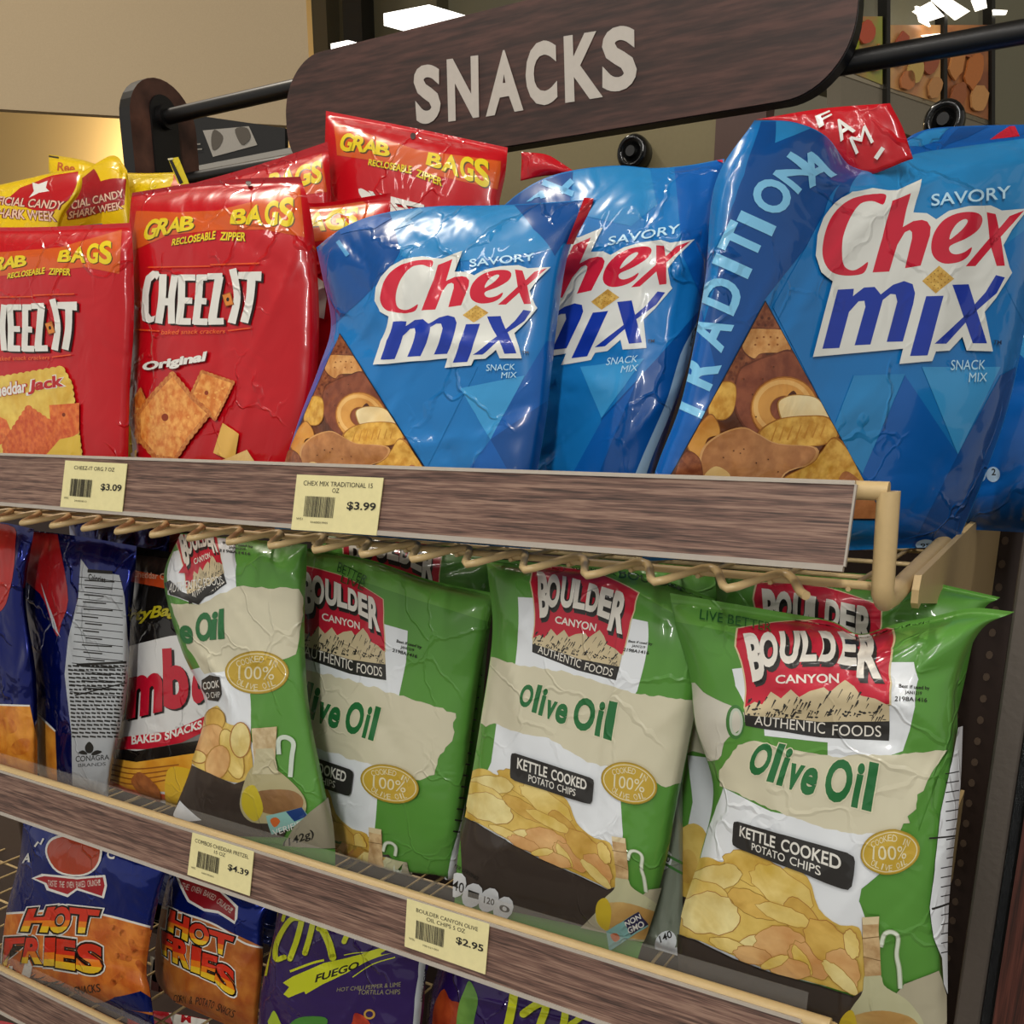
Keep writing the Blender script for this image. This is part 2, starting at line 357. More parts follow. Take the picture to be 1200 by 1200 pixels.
# ------------------------------------------------------------------ a bag
def crom(P, t):
    """catmull-rom over axis 0 of P at parameters t in [0,1], linear outside"""
    P = np.asarray(P, float); n = len(P) - 1
    if n == 1:
        t = np.asarray(t)[(...,) + (None,) * (P.ndim - 1)]; return P[0] * (1 - t) + P[1] * t
    E = np.concatenate([[2 * P[0] - P[1]], P, [2 * P[-1] - P[-2]]]); q = np.asarray(t) * n; i = np.clip(np.floor(q).astype(int), 0, n - 1); f = (q - i)
    f = f[(...,) + (None,) * (P.ndim - 1)]; fc = np.clip(f, 0, 1); a, b, c, d = E[i], E[i + 1], E[i + 2], E[i + 3]
    v = .5 * ((2 * b) + (-a + c) * fc + (2 * a - 5 * b + 4 * c - d) * fc ** 2 + (-a + 3 * b - 3 * c + d) * fc ** 3)
    return v + (f - fc) * (c - b)
class Bag:
    def __init__(s, name, label, group, rows, Y, ly=0., lx=0., bulge=.025, back=.02, base=None, seal=None, vts=.95, vbs=.04,
                 wr=14, wamp=.0022, seed=1, nu=36, nv=48, cat_='snack bag', ysh=None, prof=.45, folds=(), floor=None, ztop=None):
        s.nu, s.nv = nu, nv; s.seed = seed
        if ztop is not None: rows = [[(x, max(y, onz(x, Y + ly, ztop))) for x, y in r] if i < 2 else r for i, r in enumerate(rows)]
        s.rows = rows[::-1]                                      # bottom first
        s.R = np.array([crom(np.array(r, float), np.linspace(0, 1, 9)) for r in s.rows])   # (rows,9,2)
        s.Y, s.ly, s.lx = Y, ly, lx
        U, V = np.meshgrid(np.linspace(0, 1, nu + 1), np.linspace(0, 1, nv + 1))
        p = s.px(U, V); r = rays(p.reshape(-1, 2)).reshape(nv + 1, nu + 1, 3)
        Yg = Y + ly * V + lx * (U - .5)
        s.yat = lambda u, v: Y + ly * v + lx * (u - .5)
        if ysh is not None: Yg = Yg + ysh(U, V)
        D = Yg / r[..., 1]
        uu = np.clip(1 - np.abs(2 * U - 1) ** 2.6, 0, 1) ** prof
        lo = np.clip((V - vbs) / .22, 0, 1); hi = np.clip((vts - V) / .28, 0, 1)
        vv = (1 - (1 - lo) ** 2.2) ** .6 * (1 - (1 - hi) ** 2.0) ** .75
        B = uu * vv
        rnd = random.Random(seed); W = np.zeros_like(U); asp = 1.3
        for _ in range(wr):
            cx, cy = rnd.random(), rnd.uniform(.05, .95); a = rnd.uniform(0, math.pi); L = rnd.uniform(.12, .38); wd = rnd.uniform(.015, .05)
            dx, dy = U - cx, (V - cy) * asp; al = dx * math.cos(a) + dy * math.sin(a); ac = -dx * math.sin(a) + dy * math.cos(a) + .35 * al * al * rnd.uniform(-1, 1)
            W += rnd.choice((-1, 1, 1)) * wamp * rnd.uniform(.5, 1.3) * np.exp(-np.abs(ac) / wd) * np.exp(-(al / L) ** 2)
        for (cx, cy, a, L, wd, am) in folds:                     # big folds: centre, angle, length, width, height
            dx, dy = U - cx, (V - cy) * asp; al = dx * math.cos(a) + dy * math.sin(a); ac = -dx * math.sin(a) + dy * math.cos(a)
            W += am * np.exp(-np.abs(ac) / wd) * np.exp(-(al / L) ** 2)
        # side creases running in from the seals
        for k in range(9):
            cx = rnd.random(); W += rnd.choice((-1, 1)) * wamp * .8 * np.exp(-((U - cx) / .02) ** 2) * (np.exp(-((V - vts) / .1) ** 2) + np.exp(-((V - vbs) / .08) ** 2))
        edge = np.clip(np.minimum(np.minimum(U, 1 - U) * 12, 1), 0, 1) * np.clip((vts - V) * 14, 0, 1) * np.clip((V - vbs) * 14, 0, 1)
        W *= edge
        sealz = (V > vts) * np.cos((V - vts) / (1 - vts + 1e-6) * 2 * math.pi * 4) * .0009 if vts < 1 else 0
        Df = D - (bulge * B + W + sealz) / 1.0
        s.G = r * Df[..., None]
        s.K = r * (D + back * B + .0012)[..., None]
        s.o = np.array([s.G[0, :, 0].mean(), s.G[0, :, 1].mean(), s.G[0, :, 2].min()]) if floor is None else np.array([s.G[0, :, 0].mean(), s.G[0, :, 1].mean(), floor])
        du = np.gradient(s.G, axis=1); dv = np.gradient(s.G, axis=0); n = np.cross(du, dv); n /= np.linalg.norm(n, axis=2)[..., None] + 1e-12
        flip = np.sign(-(n * s.G).sum(2)); s.Nn = n * np.where(flip == 0, 1, flip)[..., None]
        # body mesh: front, back, joined at the rim
        ns = int(round(vts * nv)); s.off = 0; s.base = base
        def part(j0, j1, nm, m, parent, close=True):
            G, K = s.G[j0:j1 + 1] - s.o, s.K[j0:j1 + 1] - s.o; h, wd = G.shape[:2]; Vt = np.concatenate([G.reshape(-1, 3), K.reshape(-1, 3)]); Fc = []
            ix = lambda j, i: j * wd + i
            for j in range(h - 1):
                for i in range(wd - 1):
                    a, b, c, d = ix(j, i), ix(j, i + 1), ix(j + 1, i + 1), ix(j + 1, i); Fc += [(a, b, c), (a, c, d)]
                    z = h * wd; Fc.append((z + a, z + d, z + c, z + b))
            z = h * wd
            for j in range(h - 1): Fc += [(ix(j, 0), ix(j + 1, 0), z + ix(j + 1, 0), z + ix(j, 0)), (ix(j, wd - 1), z + ix(j, wd - 1), z + ix(j + 1, wd - 1), ix(j + 1, wd - 1))]
            for i in range(wd - 1): Fc += [(ix(0, i), z + ix(0, i), z + ix(0, i + 1), ix(0, i + 1)), (ix(h - 1, i), ix(h - 1, i + 1), z + ix(h - 1, i + 1), z + ix(h - 1, i))]
            kn = np.gradient(K, axis=1); kv = np.gradient(K, axis=0); kn = np.cross(kn, kv); kn /= np.linalg.norm(kn, axis=2)[..., None] + 1e-12
            kn *= np.sign((kn * s.K[j0:j1 + 1]).sum(2))[..., None]
            nr = np.concatenate([s.Nn[j0:j1 + 1].reshape(-1, 3), kn.reshape(-1, 3)])
            o = link(nm, mesh_np(nm, Vt, Fc, [m], None, nr), parent)
            return o
        s.ob = part(0, ns, name, base, None); s.ob.location = s.o
        if vts < 1: s.seal = part(ns, nv, 'top_seal', seal or base, s.ob)
        tag(s.ob, label, cat_, group)
    def px(s, U, V):
        sh = np.shape(U); u = np.ravel(U); v = np.ravel(V)
        cols = crom(s.R, v)                                      # (n,9,2)
        n = 8; E = np.concatenate([2 * cols[:, :1] - cols[:, 1:2], cols, 2 * cols[:, -1:] - cols[:, -2:-1]], 1)
        q = u * n; i = np.clip(np.floor(q).astype(int), 0, n - 1); f = q - i; fc = np.clip(f, 0, 1)[:, None]; k = np.arange(len(u))
        a, b, c, d = E[k, i], E[k, i + 1], E[k, i + 2], E[k, i + 3]
        r = .5 * ((2 * b) + (-a + c) * fc + (2 * a - 5 * b + 4 * c - d) * fc ** 2 + (-a + 3 * b - 3 * c + d) * fc ** 3) + (f[:, None] - fc) * (c - b)
        return r.reshape(sh + (2,))
    def inv(s, P):
        """pixel -> (u, v)"""
        P = np.asarray(P, float).reshape(-1, 2)
        Ug, Vg = np.meshgrid(np.linspace(-.15, 1.15, 32), np.linspace(-.15, 1.15, 32)); g = s.px(Ug, Vg).reshape(-1, 2); ug, vg = Ug.ravel(), Vg.ravel()
        best = np.concatenate([((g[None] - c[:, None]) ** 2).sum(2).argmin(1) for c in np.array_split(P, max(1, len(P) // 4000 + 1))])
        u, v = ug[best].copy(), vg[best].copy(); e = 1e-3
        for _ in range(7):
            p = s.px(u, v); a = (s.px(u + e, v) - p) / e; b = (s.px(u, v + e) - p) / e; r = P - p
            det = a[:, 0] * b[:, 1] - a[:, 1] * b[:, 0]; det = np.where(np.abs(det) < 1e-3, 1e-3, det)
            u = u + np.clip((r[:, 0] * b[:, 1] - r[:, 1] * b[:, 0]) / det, -.1, .1); v = v + np.clip((a[:, 0] * r[:, 1] - a[:, 1] * r[:, 0]) / det, -.1, .1)
        return np.stack([u, v], 1)
    def art(s, name, layers, label=None):
        """layers: list of (triangles in photo pixels, material) drawn one over the other"""
        VV = []; NN = []; mi = []; mats = []; b = 0
        for T, m in layers:
            T = np.asarray(T, float).reshape(-1, 3, 2); s.off += 1
            if not len(T): continue
            # presplit long triangles so the warp is followed
            for _ in range(24):
                e = np.stack([np.linalg.norm(T[:, (k + 1) % 3] - T[:, k], axis=1) for k in range(3)], 1); k = e.argmax(1); mk = e.max(1) > 45
                if not mk.any(): break
                q = T[mk]; kk = k[mk]; i = np.arange(len(q)); a, bb, c = q[i, kk], q[i, (kk + 1) % 3], q[i, (kk + 2) % 3]; mid = (a + bb) / 2
                T = np.concatenate([T[~mk], np.stack([a, mid, c], 1), np.stack([mid, bb, c], 1)])
            uv = s.inv(T).reshape(-1, 3, 2)
            bad = (uv.reshape(-1, 6).max(1) > 1.3) | (uv.reshape(-1, 6).min(1) < -.3) | ((uv.max(1) - uv.min(1)).max(1) > .5); uv = uv[~bad]
            if not len(uv): continue
            for ax in (0, 1):
                uv = split(uv, uv[..., ax] - .004, +1)
                if len(uv): uv = split(uv, .996 - uv[..., ax], +1)
                if not len(uv): break
            if not len(uv): continue
            g = uv * np.array([s.nu, s.nv]); g = gridcut(g, None)
            c = g.mean(1); i = np.clip(np.floor(c[:, 0]).astype(int), 0, s.nu - 1); j = np.clip(np.floor(c[:, 1]).astype(int), 0, s.nv - 1)
            f = g - np.stack([i, j], 1)[:, None]; x, y = f[..., 0], f[..., 1]; upper = ((c[:, 0] - i) < (c[:, 1] - j))[:, None]
            def I(A):
                A00, A10, A11, A01 = (A[jj, ii][:, None] for jj, ii in ((j, i), (j, i + 1), (j + 1, i + 1), (j + 1, i)))
                X, Yy = x[..., None], y[..., None]
                lo = A00 + (A10 - A00) * X + (A11 - A10) * Yy; up_ = A00 + (A11 - A01) * X + (A01 - A00) * Yy
                return np.where(upper[..., None], up_, lo)
            P, n = I(s.G), I(s.Nn); n /= np.linalg.norm(n, axis=2)[..., None]
            # face the same way as the normal
            P = P + n * (.00012 + .00004 * s.off)
            fn = np.cross(P[:, 1] - P[:, 0], P[:, 2] - P[:, 0]); fl = (fn * n[:, 0]).sum(1) < 0
            P[fl] = P[fl][:, ::-1]; n[fl] = n[fl][:, ::-1]
            VV.append(P.reshape(-1, 3)); NN.append(n.reshape(-1, 3))
            if m not in mats: mats.append(m)
            mi += [mats.index(m)] * len(P); b += len(P)
        if not VV: return None
        V = np.concatenate(VV) - s.o
        me = mesh_np(name, V, np.arange(len(V)).reshape(-1, 3), mats, mi, np.concatenate(NN))
        o = link(name, me, s.ob)
        if label: o['label'] = label
        return o
# ------------------------------------------------------------------ materials in use
TAN = plain('#c2a878', .42); TAN_D = plain('#a88a5c', .45)
WOOD = wood('#3a2a24', '#6b4f44', '#8d7161', 7, 260)
SIGNW = wood('#28150f', '#3c231c', '#4f3028', 5, 70, .42, .25)
BLACK = plain('#0c0b0b', .38); CLEAR = plain('#d8d4cc', .12, alpha=.07); RIMP = plain('#b9b1a6', .22, alpha=.75)
PAPER = plain('#d6cd98', .6); INK = plain('#17150f', .7); WHITE = plain('#d9d8d2', .5)
GREYM = plain('#6d655e', .35, .6, bump=.2)

# ------------------------------------------------------------------ setting
def slab(name, a, b, m, kind='structure', bevel=0, label=None, cat_=None):
    o = MB().box(a, b, m).build(name, None, bevel)
    return tag(o, label, cat_, None, kind)
slab('floor', (-16, -2.5, -1.62), (4, 6, -1.6), plain('#6a6258', .35))
slab('wall_back', (-16, 5.2, -1.6), (4, 5.3, 3.4), plain('#dcbc80', .8))
slab('ceiling', (-16, -2.5, 3.4), (4, 5.3, 3.5), plain('#8f8676', .8))
# beige soffit that drops from the ceiling, running away to the right
s0, s1 = at(-260, 100, 1.2 / .56), at(366, 150, 3.5); s0 = Vector((-4.2, 2.5, 1.2)); s1 = Vector((s1[0], 3.5, 1.2))
d = (s1 - s0).normalized(); nn = Vector((-d.y, d.x, 0)) * .04
MBs = MB().hexa([s0, s1, s1 + nn, s0 + nn] + [p + Vector((0, 0, 2.2)) for p in (s0, s1, s1 + nn, s0 + nn)], plain('#b3a184', .85))
tag(MBs.build('trim_1'), kind='structure')
# dark panelled wall behind the sign, with its posts
pw = at(366, 30, 4.4)
MBw = MB(); MBw.box((pw[0], 4.4, -1.6), (2.5, 4.5, 3.4), plain('#66634f', .5))
w2 = MBw.build('wall_far'); tag(w2, kind='structure')
for x0, x1, h in ((368, 383, '#6b6550'), (402, 424, '#22201a'), (500, 512, '#5d5842'), (640, 660, '#2b281f'), (760, 800, '#3a3528')):
    a, b = at(x0, 30, 4.3), at(x1, 30, 4.3)
    MB().box((a[0], 4.3, -1.5), (b[0], 4.4, 3.3), plain(h, .5)).build('post', w2)

# gondola: back panel, uprights, base
gond = empty('shelving_unit', (-.6, .95, -1.6)); tag(gond, 'dark brown gondola shelving unit with slotted back panel and grey upright', 'shelving')
G0 = Vector((-.6, .95, -1.6))
def gpart(mb, name, bevel=0): 
    o = mb.build(name, gond, bevel); o.location = -G0; return o
gpart(MB().box((-2.2, 1.12, -1.58), (.35, 1.135, .12), plain('#2c1d16', .55)), 'back_panel')
gpart(MB().box((-2.2, 1.115, .12), (.35, 1.145, .14), plain('#1d1512', .5)), 'top_rail')
gpart(MB().box((-.0371, .70, -1.6), (-.0195, .735, .02), GREYM), 'upright', .002)
gpart(MB().box((-.0192, .70, -1.6), (-.012, .76, -.02), plain('#14171a', .25, .3, bump=.6, bscale=1500)), 'trim_strip')
gpart(MB().box((-.0118, .69, -1.6), (.30, .71, -.13), wood('#2b130d', '#4b241b', '#5e3126', 160, 6)), 'side_panel')
a_, b_ = at(-60, 1000, .80), at(27, 1000, .80); gpart(MB().box((a_[0], .80, -1.6), (b_[0], .84, -.43), plain('#5a4b40', .5)), 'upright', .002)
gpart(MB().box((-2.2, .50, -1.6), (.2, 1.12, -1.02), plain('#3a2a22', .6)), 'base_deck')
dots = MB()
for i in range(34):
    for xx in (-.10, -.075, -.125):
        z = -.10 - i * .0245; P = [(xx + .0035 * math.cos(a), 1.1185, z + .0045 * math.sin(a)) for a in np.linspace(0, 2 * math.pi, 9)[:-1]]
        dots.prism(P, (0, .001, 0), plain('#5a4a3c', .5))
o = gpart(dots, 'panel_studs'); o['kind'] = 'stuff'

# wire shelves
def wire_shelf(name, label, Yf, ztop, zfl, x0, x1, depth, has_post, phase, zig=True):
    r = empty(name, (x1, Yf, zfl)); tag(r, label, 'wire shelf'); off = -Vector((x1, Yf, zfl))
    def add(mb, nm):
        o = mb.build(nm, r); o.location = off; return o
    add(MB().tube([(x0, Yf + .033, zfl - .0015), (x1, Yf + .033, zfl - .0015)], .0026, TAN), 'front_wire')
    add(MB().tube([(x0, Yf + .012, ztop - .003), (x1, Yf + .012, ztop - .003)], .0052, TAN, 12), 'front_rail')
    z = MB(); pts = []; n = int((x1 - x0) / .046); xs = x1 - .036 + phase
    for i in range(n * 10):
        x = xs - i * .0046
        if x < x0: break
        ph = (i / 10) % 1; c = .5 - .5 * math.cos(2 * math.pi * ph); c = c ** .8
        pts.append((x, Yf - .001 + .034 * c, zfl - .0045 + .006 * c))
    z.tube(pts, .0027, TAN, 8)
    if zig: add(z, 'zigzag_wire')
    k = 0; x = x1 - .02
    while x > x0:
        add(MB().tube([(x, Yf + .03, zfl - .004), (x, Yf + depth, zfl - .004)], .0016, TAN, 6), 'floor_wire'); x -= .046; k += 1
    for j in range(7):
        yy = Yf + .10 + j * .075; add(MB().tube([(x0, yy, zfl - .0072), (x1, yy, zfl - .0072)], .0018, TAN, 6), 'cross_wire')
    if has_post:
        add(MB().tube([(x1 + .0, Yf + .012, ztop - .003), (x1 + .002, Yf + .012, zfl + .004), (x1 + .002, Yf + .013, zfl - .001), (x1 + .003, Yf + .018, zfl - .0065), (x1 + .004, Yf + .03, zfl - .006), (x1 + .004, Yf + .55, zfl + .016)], .0062, TAN, 14), 'side_tube')
        P = [(x1 + .012, Yf + .048, zfl - .004), (x1 + .012, Yf + .052, zfl + .004), (x1 + .012, Yf + .58, zfl + .018), (x1 + .012, Yf + .58, zfl - .09), (x1 + .012, Yf + .40, zfl - .07), (x1 + .012, Yf + .062, zfl - .014), (x1 + .012, Yf + .055, zfl - .016), (x1 + .012, Yf + .049, zfl - .012)]
        b = add(MB().prism(P, (.004, 0, 0), TAN), 'shelf_bracket')
        sl = MB().box((x1 + .0112, Yf + .098, zfl - .012), (x1 + .0118, Yf + .102, zfl - .002), plain('#e0c894', .3)); o = sl.build('slot', b)
    return r
XA = -.0965
wsA = wire_shelf('wire_shelf', 'tan wire basket shelf at the top, holding the red and blue bags, with end post', .543, -.036, -.093, -1.75, XA, .56, True, 0.0)
wsB = wire_shelf('wire_shelf', 'tan wire shelf in the middle carrying the green chip bags', .533, -.3635, -.42, -1.75, XA, .56, True, .01, False)
wsC = wire_shelf('wire_shelf', 'lowest tan wire shelf in view, under the blue and purple bags', .523, -.618, -.678, -1.85, XA, .57, True, .02, False)

def strip(name, label, Y0, Y1, zt, zb, x0, x1, fence):
    """wood-look price channel leaning back: top edge at Y0, bottom edge at Y1"""
    r = empty(name, (x1, Y0, zb)); tag(r, label, 'price strip'); off = -Vector((x1, Y0, zb)); n = Vector((0, -(zt - zb), Y0 - Y1)).normalized()
    dn = Vector((0, Y1 - Y0, zb - zt)).normalized(); th = .0016
    A = [Vector((x0, Y0, zt)), Vector((x1, Y0, zt)), Vector((x1, Y1, zb)), Vector((x0, Y1, zb))]
    def add(mb, nm): o = mb.build(nm, r); o.location = off; return o
    add(MB().prism(A, -n * th, WOOD), 'wood_insert')
    e = .0026
    def lip(P, nm, h, m):
        Q = [P[0] + n * .0012, P[1] + n * .0012, P[1] + n * .0012 + dn * h, P[0] + n * .0012 + dn * h]; add(MB().prism(Q, -n * .0042, m), nm)
    lip([A[0] - dn * .002, A[1] - dn * .002], 'top_lip', .0024, RIMP)
    lip([A[3] - dn * .0006, A[2] - dn * .0006], 'bottom_lip', .0034, RIMP)
    Q = [A[1] + n * .001, A[2] + n * .001, A[2] + n * .001 + Vector((.0012, 0, 0)), A[1] + n * .001 + Vector((.0012, 0, 0))]; add(MB().prism(Q, -n * .003, RIMP), 'end_lip')
    if fence: add(MB().box((x0, Y0 + .0125, zt + .0005), (x1, Y0 + .0135, zt + .014), CLEAR), 'clear_fence')
    return n
nA = strip('price_strip', 'wood-look price strip on the top shelf with two yellow price tags', .55 - .002, .5385, -.0355, -.079, -1.75, -.113, False)
nB = strip('price_strip', 'wood-look price strip below the green chip bags with two yellow price tags', .54 - .001, .5285, -.366, -.4065, -1.75, -.113, True)
nC = strip('price_strip', 'wood-look price strip at the bottom left without tags', .53 - .001, .5185, -.6195, -.661, -1.85, -.113, True)

def price_tag(q, label, lines, price, code, wsl, seed, n, Yt, zt):
    """q: tl, tr, br, bl pixels on the strip face"""
    p0 = np.array([0, Yt, zt]); tl, tr, br, bl = [np.array(k, float) for k in q]
    nv = np.array(n, float); nv /= np.linalg.norm(nv); face = p0 + nv * .0016
    def P(px): r = rays(px)[0]; return Vector(r * ((face @ nv) / (r @ nv)))
    cs = [P(bl), P(br), P(tr), P(tl)]; org = cs[0]
    t = MB().prism([c - org for c in cs], -Vector(nv) * .0006, PAPER).build('price_tag'); t.location = org
    tag(t, label, 'price tag')
    def L(u, v): return bl * (1 - u) * (1 - v) + br * u * (1 - v) + tr * u * v + tl * (1 - u) * v
    def tx(s, u0, v0, u1, v1, bold=.0): return text(s, L(u0, v0), L(u1, v0), L(u1, v1), L(u0, v1), bold)
    lay = []
    for s, u0, v0, u1, v1 in lines: lay.append((tx(s, u0, v0, u1, v1, .0), INK))
    lay.append((tx(price, .62, .40, .955, .56, .022), INK)); lay.append((tx(wsl, .05, .185, .125, .225, .0), INK)); lay.append((tx(code, .22, .14, .42, .175, .0), INK))
    rr = random.Random(seed); u = .13; T = []
    while u < .475:
        wd = rr.choice((.004, .006, .010)); T.append(tess([tuple(L(u, .25)), tuple(L(u + wd, .25)), tuple(L(u + wd, .62)), tuple(L(u, .62))])); u += wd + rr.choice((.004, .005, .008))
    lay.append((cat(*T), INK))
    flat_art('printed_text', t, lay, face, nv, .0003, .00002, org)
    return t
price_tag(((76.5, 539.5), (149, 543.5), (143, 600), (70.5, 594)), 'small yellow price tag reading $3.09 at the left of the top strip', [('CHEEZ-IT ORG 7 OZ', .16, .82, .81, .90)], '$3.09', '2410026512', 'WSC', 3, nA, .548, -.0355)
price_tag(((348, 556), (449.5, 560), (441, 627.5), (341, 620.5)), 'yellow price tag reading $3.99 under the left blue snack mix bag', [('CHEX MIX TRADITIONAL 15', .09, .81, .89, .895), ('OZ', .43, .70, .51, .78)], '$3.99', '01600019905', 'WS1', 4, nA, .548, -.0355)
price_tag(((225.5, 975.5), (297.5, 998), (292.5, 1050), (219.5, 1025)), 'yellow price tag reading $4.39 on the middle strip at the left', [('COMBOS CHEDDAR PRETZEL', .06, .80, .93, .89), ('15 OZ', .38, .68, .56, .76)], '$4.39', '04041950602', 'WSC', 5, nB, .539, -.366)
price_tag(((477, 1053), (573.5, 1083), (568.5, 1142), (474, 1109)), 'yellow price tag reading $2.95 on the middle strip near the centre', [('BOULDER CANYON OLIVE', .12, .79, .87, .87), ('OIL CHIPS 5 OZ', .25, .67, .72, .75)], '$2.95', '70815211009', 'WSL', 6, nB, .539, -.366)

# ------------------------------------------------------------------ sign with its rods and end planks
sg = empty('hanging_sign', (-.49, .85, .24)); tag(sg, 'long dark wood sign board reading SNACKS in pale letters', 'sign'); SO = Vector((-.49, .85, .24))
def pill(x0, x1, z0, z1, y, r, n=14):
    out = []
    for cx, cz, a0 in ((x1 - r, z1 - r, 0), (x0 + r, z1 - r, 90), (x0 + r, z0 + r, 180), (x1 - r, z0 + r, 270)):
        for k in range(n + 1):
            a = math.radians(a0 + 90 * k / n); out.append(Vector((cx + r * math.cos(a), y, cz + r * math.sin(a))))
    return out
bd = MB().prism(pill(-.782, -.204, .2405, .3535, .84, .052), (0, .0022, 0), SIGNW).build('board_face', sg); bd.location = -SO
bb = MB().prism(pill(-.7825, -.2035, .240, .354, .8423, .052), (0, .0155, 0), BLACK).build('board_core', sg); bb.location = -SO
SL = plain('#b7b0a6', .6)
lw = []
for ch, q in zip('SNACKS', (((489, 149), (517, 140.5), (517, 76), (484, 76)), ((526, 143), (562, 137.5), (561, 65), (524, 70)), ((570, 137), (614, 129.5), (597, 58), (585, 60)), ((617, 127), (654, 121), (652, 47), (616, 49)), ((663, 121), (707, 114), (704, 36), (661, 43)), ((706, 111), (747, 103), (746, 29), (706, 33)))):
    lw.append((text(ch, *q, bold=.04), SL))
flat_art('raised_letters', sg, lw, (0, .84, .3), (0, -1, 0), .0009, 0.0, SO)
for z in (.338, .2675):
    o = MB().tube([(-1.03, .868, z), (.35, .868, z)], .0082, BLACK, 14).build('sign_rod')
    tag(o, 'black round rod running behind the sign, ' + ('upper' if z > .3 else 'lower') + ' of the pair', 'rod', 'rods carrying the sign')
for xx, lb in ((-1.021, 'brown wooden end plank with black slotted plate left of the sign'), (.33, 'brown wooden end plank holding the rods beyond the right edge')):
    e = empty('end_plank', (xx, .87, -.06)); tag(e, lb, 'bracket')
    def half(y0, y1, z1, x): 
        r_ = (y1 - y0) / 2; c = (y0 + y1) / 2
        return [Vector((x, y0, -.06))] + [Vector((x, c - r_ * math.cos(a), z1 - r_ + r_ * math.sin(a))) for a in np.linspace(0, math.pi, 17)] + [Vector((x, y1, -.06))]
    PLK = wood('#3b231b', '#57382c', '#6d4838', 120, 8); EO = -Vector((xx, .87, -.06))
    MB().prism(half(.822, .918, .379, xx), (.0185, 0, 0), PLK, BLACK).build('plank', e).location = EO
    MB().prism(half(.850, .888, .362, xx + .0186), (.003, 0, 0), BLACK).build('slotted_plate', e).location = EO
    MB().tube([(xx + .020, .868, .338), (xx + .03, .868, .338)], .013, BLACK, 16).build('rod_socket', e).location = EO

# knobs and rear board behind the sign
rb = empty('rear_board', (-.4, 1.2, .0)); tag(rb, 'olive board and brown post behind the sign', 'board')
a, b = at(560, 190, 1.2), at(842, 150, 1.2)
MB().box((a[0] + .4, 0, .0), (b[0] + .4, .02, .42), plain('#756a48', .6)).build('panel', rb)
a2 = at(900, 150, 1.2); MB().box((b[0] + .4, -.01, .0), (a2[0] + .4, .02, .42), plain('#4a3128', .55)).build('post', rb)
a3 = at(1215, 190, 1.2); MB().box((a2[0] + .4, 0, .0), (a3[0] + .4, .02, .2675), plain('#6a5f54', .5)).build('panel', rb)
for (kx, ky, yy, lb) in ((741, 178, 1.182, 'round black knob below the sign, above the middle blue bag'), (1106, 141, 1.182, 'round black knob behind the right blue bag')):
    P = at(kx, ky, yy); k = MB(); r0 = .0185
    prof = [(0, r0 * .55), (-.004, r0 * .62), (-.006, r0 * .9), (-.001, r0 * 1.08), (.006, r0 * 1.1), (.02, r0 * 1.0)]
    V = []; n = 24
    for yy_, rr in prof: V += [(rr * math.cos(2 * math.pi * i / n), yy_, rr * math.sin(2 * math.pi * i / n)) for i in range(n)]
    k.add(V, [(j * n + i, j * n + (i + 1) % n, (j + 1) * n + (i + 1) % n, (j + 1) * n + i) for j in range(len(prof) - 1) for i in range(n)] + [tuple(range(n))[::-1]], plain('#101010', .12), True)
    o = k.build('round_knob'); o.location = P; tag(o, lb, 'knob')
    MB().tube([(0, .002, 0), (0, -.007, 0)], .006, plain('#2b2b2b', .2), 16).build('knob_cap', o)

# far display cabinet with produce pictures, top right
cab = empty('display_cabinet', (-.3, 2.4, .3)); tag(cab, 'glass display cabinet with produce pictures at the top right', 'cabinet'); CO = Vector((-.3, 2.4, .3))
zr = .62
def onrail(px, py):                           # a vertical sheet whose bottom rail is level at zr, running away to the right
    r = rays([[985, 85], [1160, 145]]); A = Vector(r[0] * (zr / r[0][2])); B = Vector(r[1] * (zr / r[1][2])); dd = (B - A); nrm = Vector((dd.y, -dd.x, 0)).normalized()
    q = Vector(rays([px, py])[0]); return q * (A.dot(nrm) / q.dot(nrm)), nrm
def sheet(quad, m, nm, th=.02, push=0.):
    P = []; 
    for q in quad: p, nrm = onrail(*q); P.append(p - nrm * -push - CO)
    return MB().prism(P, nrm * -th if nrm.y < 0 else nrm * th, m).build(nm, cab)
def produce(h1, h2, sc): return food(h1, h2, sc, .3, .2)
sheet([(880, 60), (1300, 195), (1300, -160), (860, -160)], plain('#7a7660', .4), 'cabinet_back', .03, -.05)
sheet([(985, 88), (1300, 196), (1300, 240), (985, 130)], plain('#857c6a', .4, .2), 'cabinet_rail', .03)
sheet([(985, 82), (1300, 190), (1300, 196), (985, 88)], plain('#a59b86', .2, .7), 'chrome_edge', .034, .002)
pics = [((992, 20), (1032, 20), (1032, 100), (992, 84), '#c86a48', '#99a23c'), ((1040, 30), (1100, 30), (1100, 122), (1040, 103), '#b97050', '#d8a868'), ((1106, 30), (1156, 30), (1156, 141), (1106, 124), '#cf8a50', '#94583a')]
for a_, b_, c_, d_, h1, h2 in pics: sheet([d_, c_, b_, a_], produce(h1, h2, 9), 'produce_picture', .01, .004)
for i, (x, y, rx, ry, h) in enumerate(((1010, 40, 9, 14, '#c4573a'), (1022, 70, 8, 16, '#c98a4a'), (1004, 74, 7, 12, '#a9b04a'), (1050, 60, 9, 20, '#b5583c'), (1068, 84, 9, 17, '#cfae62'), (1086, 70, 9, 18, '#a85a3c'), (1058, 96, 8, 12, '#c77c4a'), (1090, 104, 8, 14, '#c99058'), (1116, 74, 8, 22, '#d08a4c'), (1136, 84, 10, 22, '#c9783c'), (1118, 112, 9, 14, '#a8623a'), (1142, 116, 10, 16, '#d59a5c'), (1130, 58, 8, 12, '#b0683c'))):
    sheet([tuple(q) for q in ell(x, y, rx, ry, .2, 14, .12, i)][::-1], plain(h, .5), 'produce_shape', .004, .012)
